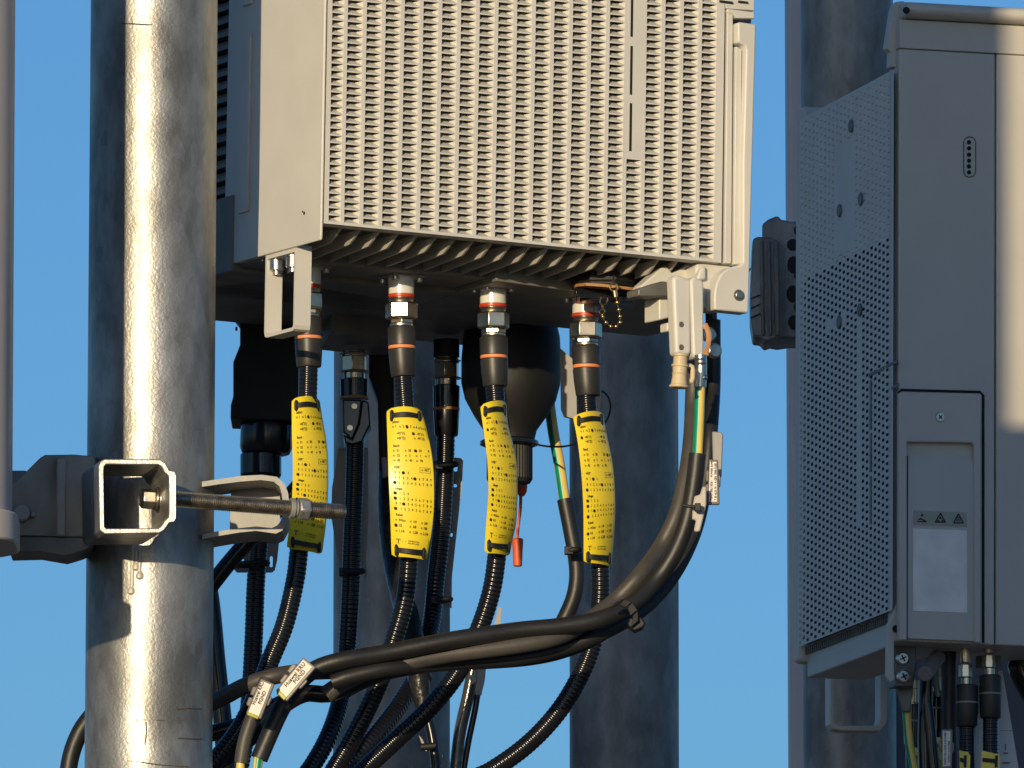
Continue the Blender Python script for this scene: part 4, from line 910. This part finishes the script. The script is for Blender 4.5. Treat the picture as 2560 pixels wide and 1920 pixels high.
# hood
mb = MB()
wap = F2(2258, 50)[1]
mb.box(G2(.0, -.0012, wtop + .0004), U2 * (WD + .002), L2 * .03, W2 * (wap - wtop)); mb.build('hood_apron', PAINTR, cb, .0008); mb = MB()
pr = [(-.003, .0012), (-.010, .0022), (-.0135, .005), (-.014, .009), (-.011, .0128), (.0, .0145), (.034, .0145), (.034, .0012)]
mb.prism([G2(.002, l, wap + w_) for l, w_ in pr], U2 * (WD + .002)); mb.build('hood', PAINTR, cb, .002, bseg=3)
mb = MB(); mb.prism([G2(F2(x, y, .01)[0], .01, F2(x, y, .01)[1]) for x, y in [(2232, 20), (2240, 4), (2262, 2), (2258, 40), (2248, 60), (2240, 120), (2246, 130), (2244, 168), (2226, 168), (2228, 130), (2217, 120)]], L2 * .012); mb.build('hood_strap', PAINTR, cb, .001)
mb = MB(); a = F2(2262, 26, -.0142); mb.disc(G2(a[0] + .001, -.0145, a[1]), -L2, px(9, 9.6), .0008, 14); mb.build('hood_hole', SLOT, cb)
# status window, door, recess, labels
def outline2(mb, pts, l, r):
    P = [G2(F2(x, y, l)[0], l, F2(x, y, l)[1]) for x, y in pts]; mb.tube(P, r, 6, False)
mb = MB(); cx = 2424
o = [(cx + 15 * math.cos(R(a)), 357 + 15 * math.sin(R(a))) for a in range(180, 361, 20)] + [(cx + 15 * math.cos(R(a)), 428 + 15 * math.sin(R(a))) for a in range(0, 181, 20)]
outline2(mb, o + [o[0]], -.0002, .0005); mb.build('status_frame', CASTD, cb)
mb = MB()
for y in (356, 371, 387, 402, 416, 431): a = F2(cx - 2, y); mb.disc(G2(a[0], -.0003, a[1]), -L2, px(5.5, 9.6), .0006, 12)
mb.build('status_light', SLOT, cb)
mb = MB(); fp2(mb, [(2248, 1600), (2248, 983), (2254, 979), (2447, 984), (2453, 990), (2453, 1606), (2436, 1606), (2436, 1112), (2430, 1106), (2268, 1104), (2268, 1600)], -.007, .0065); mb.build('door', PAINTR, cb, .001)
mb = MB()
for pts in ([(2246, 984), (2252, 975), (2450, 980), (2458, 988), (2458, 1607)],): outline2(mb, pts, -.0006, .0011)
outline2(mb, [(2268, 1140), (2267, 1600)], -.0035, .0007); outline2(mb, [(2437, 1140), (2436, 1606)], -.0035, .0007); mb.build('door_gap', SLOT, cb)
mb = MB()
a = [F2(2268, 1104, -.002), F2(2436, 1108, -.002)]; b = F2(2352, 1600, -.002)[1]; t1 = F2(2352, 1108, -.002)[1]; t2 = F2(2352, 1165, -.002)[1]
mb.prism([G2(a[0][0], .004, t1), G2(a[0][0], -.0045, t2), G2(a[0][0], -.0045, b), G2(a[0][0], .006, b)], U2 * (a[1][0] - a[0][0])); mb.build('door_recess', PAINTR, cb)
mb = MB(); a = F2(2350, 1043, -.007); c = G2(a[0], -.0071, a[1]); mb.tube([c, c - L2 * .0012], [px(13, 9.6), px(11, 9.6)], 20); mb.build('door_screw', STEEL, cb)
mb = MB(); 
for ang_ in (.8, 2.37): 
    dv = U2 * math.cos(ang_) + W2 * math.sin(ang_); ov = U2 * -math.sin(ang_) + W2 * math.cos(ang_); mb.box(c - L2 * .0016 - dv * .002 - ov * .0004, dv * .004, ov * .0008, L2 * .0003)
mb.build('screw_cross', SLOT, cb)
mb = MB(); fp2(mb, [(2284, 1276), (2417, 1281), (2418, 1316), (2284, 1311)], -.0052, .0006); mb.build('warning_label', WARN, cb)
mb = MB()
def tri2(cx, cy, s, l):
    for i in range(3):
        p = [(cx, cy - s), (cx + s * .95, cy + s * .7), (cx - s * .95, cy + s * .7)]; a, b = p[i], p[(i + 1) % 3]
        mb.tube([G2(F2(*a, l)[0], l, F2(*a, l)[1]), G2(F2(*b, l)[0], l, F2(*b, l)[1])], .00055, 6)
for cx, cy in ((2351, 1296), (2396, 1298)): tri2(cx, cy, 13, -.0053)
fp2(mb, [(2351, 1290), (2355, 1297), (2347, 1297)], -.0055, .0002); fp2(mb, [(2342, 1301), (2348, 1299), (2348, 1304)], -.0055, .0002); fp2(mb, [(2360, 1301), (2354, 1299), (2354, 1304)], -.0055, .0002)
for y in (1293, 1297, 1301): fp2(mb, [(2390, y), (2402, y), (2402, y + 2), (2390, y + 2)], -.0055, .0002)
fp2(mb, [(2305, 1283), (2310, 1290), (2301, 1291)], -.0055, .0002); fp2(mb, [(2293, 1302), (2300, 1294), (2316, 1302), (2312, 1304), (2302, 1299)], -.0055, .0002); fp2(mb, [(2293, 1303), (2317, 1303), (2317, 1306), (2293, 1305)], -.0055, .0002)
mb.build('warning_symbols', INK, cb)
mb = MB(); fp2(mb, [(2283, 1321), (2417, 1326), (2418, 1532), (2283, 1527)], -.0052, .0006); mb.build('blank_label', PAPERG, cb)
mb = MB(); fp2(mb, [(2216, 1690), (2218, 1560), (2226, 1552), (2236, 1520), (2246, 1500), (2246, 1598), (2236, 1604), (2236, 1700), (2226, 1706)], .004, .005); mb.build('corner_bracket', PAINTR, cb, .001)
mb = MB(); a = F2(2240, 1572, .003); mb.disc(G2(a[0], .0035, a[1]), -L2, .003, .0006, 14); mb.build('bracket_hole', SLOT, cb)
# lug block with two cross head screws
mb = MB(); fp2(mb, [(2234, 1612), (2290, 1612), (2292, 1660), (2284, 1716), (2240, 1716)], .03, .02); mb.build('earth_block', CASTD, cb, .001)
for x, y in ((2257, 1646), (2259, 1691)):
    mb = MB(); a = F2(x, y, .028); c = G2(a[0], .028, a[1]); mb.tube([c + L2 * .004, c + L2 * .0041, c, c - L2 * .0014], [px(21, 9.6), px(18, 9.6), px(17.5, 9.6), px(13, 9.6)], 20); o_ = mb.build('earth_screw', STEEL, cb)
    mb = MB()
    for ang_ in (.5, 2.07):
        dv = U2 * math.cos(ang_) + W2 * math.sin(ang_); ov = U2 * -math.sin(ang_) + W2 * math.cos(ang_); mb.box(c - L2 * .0019 - dv * .0028 - ov * .0005, dv * .0056, ov * .001, L2 * .0004)
    mb.build('cross_slot', SLOT, o_)
# plate antenna strip far behind, clamp and U bolt on the right mast
Y = 10.35; mb = MB(); mb.prism([S(1966, -300, Y), S(2110, -300, Y), S(2125, 2500, Y), S(1979, 2500, Y)], V((0, .09, 0))); tag(mb.build('panel_antenna', M('mauve grey radome', (.50, .48, .49), .5, 0, .05, 12), bevel=.004), 'narrow mauve grey panel standing behind the right mast against the sky', 'antenna')
mb = MB(); mb.prism([S(2228, 1450, 10.5), S(2700, 1450, 10.5), S(2720, 2400, 10.5), S(2245, 2400, 10.5)], V((0, .08, 0))); tag(mb.build('panel_antenna', M('dark slate radome', (.10, .105, .12), .6, 0, .1, 20), bevel=.004), 'dark slate panel standing behind the cables under the shaded cabinet', 'antenna')
t = thing('mast_clamp', 'dark two jaw cast clamp sticking out left of the perforated cabinet', 'clamp', S(1950, 700, 9.98)); Y = 9.95
mb = MB(); mb.prism([S(x, y, Y) for x, y in [(1905, 560), (1920, 548), (1944, 538), (1952, 548), (1975, 553), (2040, 552), (2040, 845), (1962, 846), (1935, 850), (1905, 845)]], V((.004, .06, 0))); mb.build('rear_jaw', GALVD, t, .002)
mb = MB(); mb.prism([S(x, y, Y - .012) for x, y in [(1882, 596), (1896, 591), (1935, 594), (1945, 640), (1940, 800), (1950, 842), (1912, 857), (1902, 843), (1884, 843), (1877, 800), (1876, 740)]], V((0, .05, 0)))
mb.build('front_jaw', GALVD, t, .002)
mb = MB()
for x0, x1 in ((1899, 1908), (1918, 1926), (1934, 1946)): mb.prism([S(x0, 600, Y - .015), S(x1, 600, Y - .015), S(x1 + 4, 838, Y - .015), S(x0 + 4, 838, Y - .015)], V((0, .006, 0)))
mb.build('jaw_rib', CASTD, t, .001)
mb = MB()
for x, y, a, b in ((1996, 576, 12, 14), (1982, 612, 15, 15), (1984, 662, 16, 22), (1994, 690, 10, 9), (1982, 735, 16, 22), (1996, 768, 12, 14), (1984, 806, 14, 18), (1998, 826, 10, 12)):
    mb.add([S(x + a * math.cos(2 * math.pi * k / 14), y + b * math.sin(2 * math.pi * k / 14), Y - .0006) for k in range(14)], [tuple(range(14))[::-1]])
mb.build('jaw_pocket', SLOT, t, smooth=False)
mb = MB()
for y0, y1 in ((745, 735), (770, 758), (793, 782)): mb.prism([S(1877, y0, Y - .0135), S(1901, y1, Y - .0135), S(1901, y1 + 3, Y - .0135), S(1877, y0 + 3, Y - .0135)], V((0, .001, 0)))
mb.build('jaw_groove', SLOT, t)
mb = MB(); Y = 9.78
a = [(2076, 1652), (2218, 1652), (2218, 1795), (2214, 1812), (2200, 1828), (2100, 1826), (2084, 1822), (2076, 1810)]; b = [(2086, 1664), (2201, 1664), (2201, 1795), (2199, 1804), (2192, 1814), (2104, 1814), (2092, 1812), (2086, 1804)]
t = thing('cabinet_bracket', 'thin rectangular frame bracket hanging under the shaded cabinet in front of the right mast', 'bracket', S(2150, 1740, Y)); mb.ringprism([S(*q, Y) for q in a], [S(*q, Y) for q in b], V((-.004, .018, 0))); mb.build('frame', PAINTR, t, .0008)
mb = MB()
for x in (2107, 2173): mb.lathe(x, Y + .008, [(1662, 14), (1672, 13), (1673, 10), (1692, 10)], 16)
mb.build('screw', CASTD, t)
# ---------------------------------------------------------------- cables under the right cabinet
Y = 9.49
t = thing('earth_cable', 'green and yellow earth wire with dull lug hanging from the cabinet corner at lower right', 'cable', S(2265, 1750, Y))
mb = MB(); mb.prism([S(x, y, Y - .008) for x, y in [(2240, 1712), (2284, 1712), (2276, 1780), (2256, 1780)]], V((0, .004, 0))); mb.build('lug', CASTD, t, .001)
mb = MB(); gy(mb, [(2266, 1775), (2272, 1850), (2284, 1920), (2300, 2050)], 11, Y, 8); mb.build('wire', [YELW, GREEN], t)
mb = MB(); mb.tube([S(2312, 1686, Y - .05), S(2345, 1642, Y - .01)], px(20, Y), 24); t = thing('protective_cap', 'tilted grey rubber cap beside the two cross head screws under the right cabinet', 'cap', S(2330, 1665, Y)); mb.build('cap_body', M('grey rubber', (.20, .18, .17), .6, 0, .1, 60), t, .0012)
mb = MB(); ptube(mb, [(2338, 1670), (2340, 1710), (2346, 1742)], 8, Y); mb.build('cap_tail', CASTD, t)
for cx, d, ring, bt, hx, nm, ds in ((2417, 0, 1755, 1817, 18, 'left', 'wider'), (2476, -24, 1733, 1796, 17, 'right', 'further')):
    t = thing('jumper_cable', 'shaded jumper cable under the cabinet, %s of the two plugs with pale rings' % nm, 'cable', S(cx, 1760, Y), 'jumper cables under the shaded cabinet')
    mb = MB(); mb.lathe(cx - 4, Y, [(1620 + d, 15), (1650 + d, 14), (1658 + d, 13)], 20); mb.lathe(cx - 4, Y, [(1662 + d, 17), (1694 + d, 18)], 6, rot=.5); mb.lathe(cx - 2, Y, [(1694 + d, 13), (1714 + d, 13)], 20); mb.build('coupling_nut', NICKEL, t, .0005)
    if cx > 2450:
        mb = MB(); mb.lathe(2448, Y + .02, [(1640, 10), (1670, 10)], 6); mb.lathe(2490, Y + .01, [(1640, 14), (1670, 14)], 6); mb.build('neighbour_nut', CASTD, t)
    mb = MB(); mb.lathe(cx, Y, [(1712 + d, 24), (1715 + d, 29), (ring, 28.5)], 28); mb.lathe(cx, Y, [(ring + 4, 28.5), (bt - 4, 27), (bt, 25)], 28); mb.build('rubber_boot', BOOT, t)
    mb = MB(); mb.lathe(cx, Y, [(ring, 28.8), (ring + 4, 28.8)], 28); mb.build('marking_ring', PLATEG, t)
    mb = MB(); corr(mb, [(cx, bt - 5), (cx, 1880), (cx + 2, 1960), (cx + 4, 2080)], 19.5, Y); mb.build('jacket', JACK, t, ang=70)
for cx, y0, lb in ((2284, 1762, 'half hidden black plug right beside the green yellow wire at lower right'), (2340, 1730, 'half hidden black plug behind the grey rubber cap at lower right')):
    t = thing('jumper_cable', lb, 'cable', S(cx, y0, Y + .05), 'jumper cables under the shaded cabinet')
    mb = MB(); mb.lathe(cx, Y + .05, [(y0 - 60, 16), (y0 - 40, 16), (y0 - 38, 20), (y0 - 4, 20), (y0 - 3, 14), (y0, 14)], 20); mb.build('coupling_nut', NICKEL, t)
    mb = MB(); mb.lathe(cx, Y + .05, [(y0, 26), (y0 + 40, 26)], 24); mb.lathe(cx, Y + .05, [(y0 + 44, 26), (y0 + 100, 24), (y0 + 101, 20), (2020, 20)], 24); mb.build('rubber_boot', JACK, t)
    mb = MB(); mb.lathe(cx, Y + .05, [(y0 + 40, 26), (y0 + 44, 26)], 24); mb.build('marking_ring', PLATEG, t)
mb = MB(); ptube(mb, [(2316, 1690), (2314, 1760), (2312, 1850), (2314, 1930), (2316, 2050)], 18, Y + .005); tag(mb.build('power_cable', JACK), 'thick plain black cable below the grey rubber cap at lower right', 'cable')
mb = MB(); ptube(mb, [(2318, 1760), (2326, 1830), (2336, 1930), (2350, 2050)], 14, Y); tag(mb.build('power_cable', JACK), 'thinner black cable veering right from the thick one at lower right', 'cable')
mb = MB(); ptube(mb, [(2372, 1600), (2372, 1720), (2373, 1840), (2376, 2000)], 19, Y + .02); tag(mb.build('power_cable', M('dull slate jacket', (.035, .037, .045), .5)), 'dull slate cable left of the pale ringed plugs at lower right', 'cable')
for i, (pts, lb) in enumerate((([(2287, 1868), (2298, 1872), (2302, 2010), (2287, 2010)], 'sliver of yellow tag beside the green yellow wire at the bottom edge'),
                ([(2332, 1842), (2352, 1844), (2356, 2010), (2340, 2010)], 'narrow yellow tag left of the pale name clip at the bottom edge'),
                ([(2398, 1876), (2420, 1880), (2426, 1890), (2420, 2010), (2402, 2010)], 'curved yellow tag right of the pale name clip at the bottom edge'),
                ([(2454, 1876), (2498, 1886), (2501, 1892), (2492, 2010), (2450, 2010)], 'widest yellow tag at the bottom edge near the lower right corner'))):
    yy = Y - .012 if i > 1 else Y + .03
    t = thing('cable_tag', lb, 'tag', S(*pts[0], yy), 'yellow tags under the shaded cabinet'); mb = MB(); mb.prism([S(x, y, yy) for x, y in pts], V((0, .001, 0))); mb.build('tag_sheet', YEL, t)
    (x0, y0), (x1, y1) = pts[0], pts[1]; mb = MB(); ym = y0 + (18 if i != 1 else 14)
    mb.prism([S(x0 + 2, ym, yy - .0015), S(x1 - 6, ym + 4, yy - .0015), S(x1 - 6, ym + 14, yy - .0015), S(x0 + 2, ym + 10, yy - .0015)], V((0, .001, 0)))
    if i > 1: mb.prism([S(x1 - 10, ym - 6, yy - .0016), S(x1 - 3, ym - 6, yy - .0016), S(x1 - 4, ym + 24, yy - .0016), S(x1 - 11, ym + 24, yy - .0016)], V((0, .001, 0)))
    mb.build('tie_strap', BLKP, t)
t = name_clip([(2357, 1828), (2376, 1828), (2375, 1914), (2357, 1916)], Y - .03, 'pale name clip with tiny vertical writing under the shaded cabinet', [('PGND RRU SIDE 2 POWER', .45, .96, .0022), ('SUPPLY AUX 7008', .95, .90, .0022)], 'pale name clips under the cabinet', 1, yellow=False, dY=0)
t = thing('measuring_strip', 'pale blue white strip with faint marks behind the plugs in the lower right corner', 'strip', S(2500, 1800, Y + .05))
mb = MB(); mb.prism([S(x, y, Y + .05) for x, y in [(2498, 1676), (2506, 1676), (2560, 2000), (2424, 2000), (2440, 1800)]], V((0, .002, 0))); mb.build('strip', STRIPW, t)
mb = MB(); 
for x0, y0, x1, y1 in ((2508, 1881, 2520, 1885), (2500, 1826, 2530, 1827), (2506, 1905, 2524, 1909), (2512, 1860, 2515, 1876)): mb.quad(S(x0, y0, Y + .049), S(x1, y0, Y + .049), S(x1, y1, Y + .049), S(x0, y1, Y + .049))
mb.build('marks', CASTD, t, smooth=False)
mb = MB(); ptube(mb, [(2600, 1560), (2558, 1650), (2556, 1680), (2600, 1760)], 34, Y + .08); tag(mb.build('power_cable', JACK), 'black cable bend cut off by the right edge below the cabinet', 'cable')
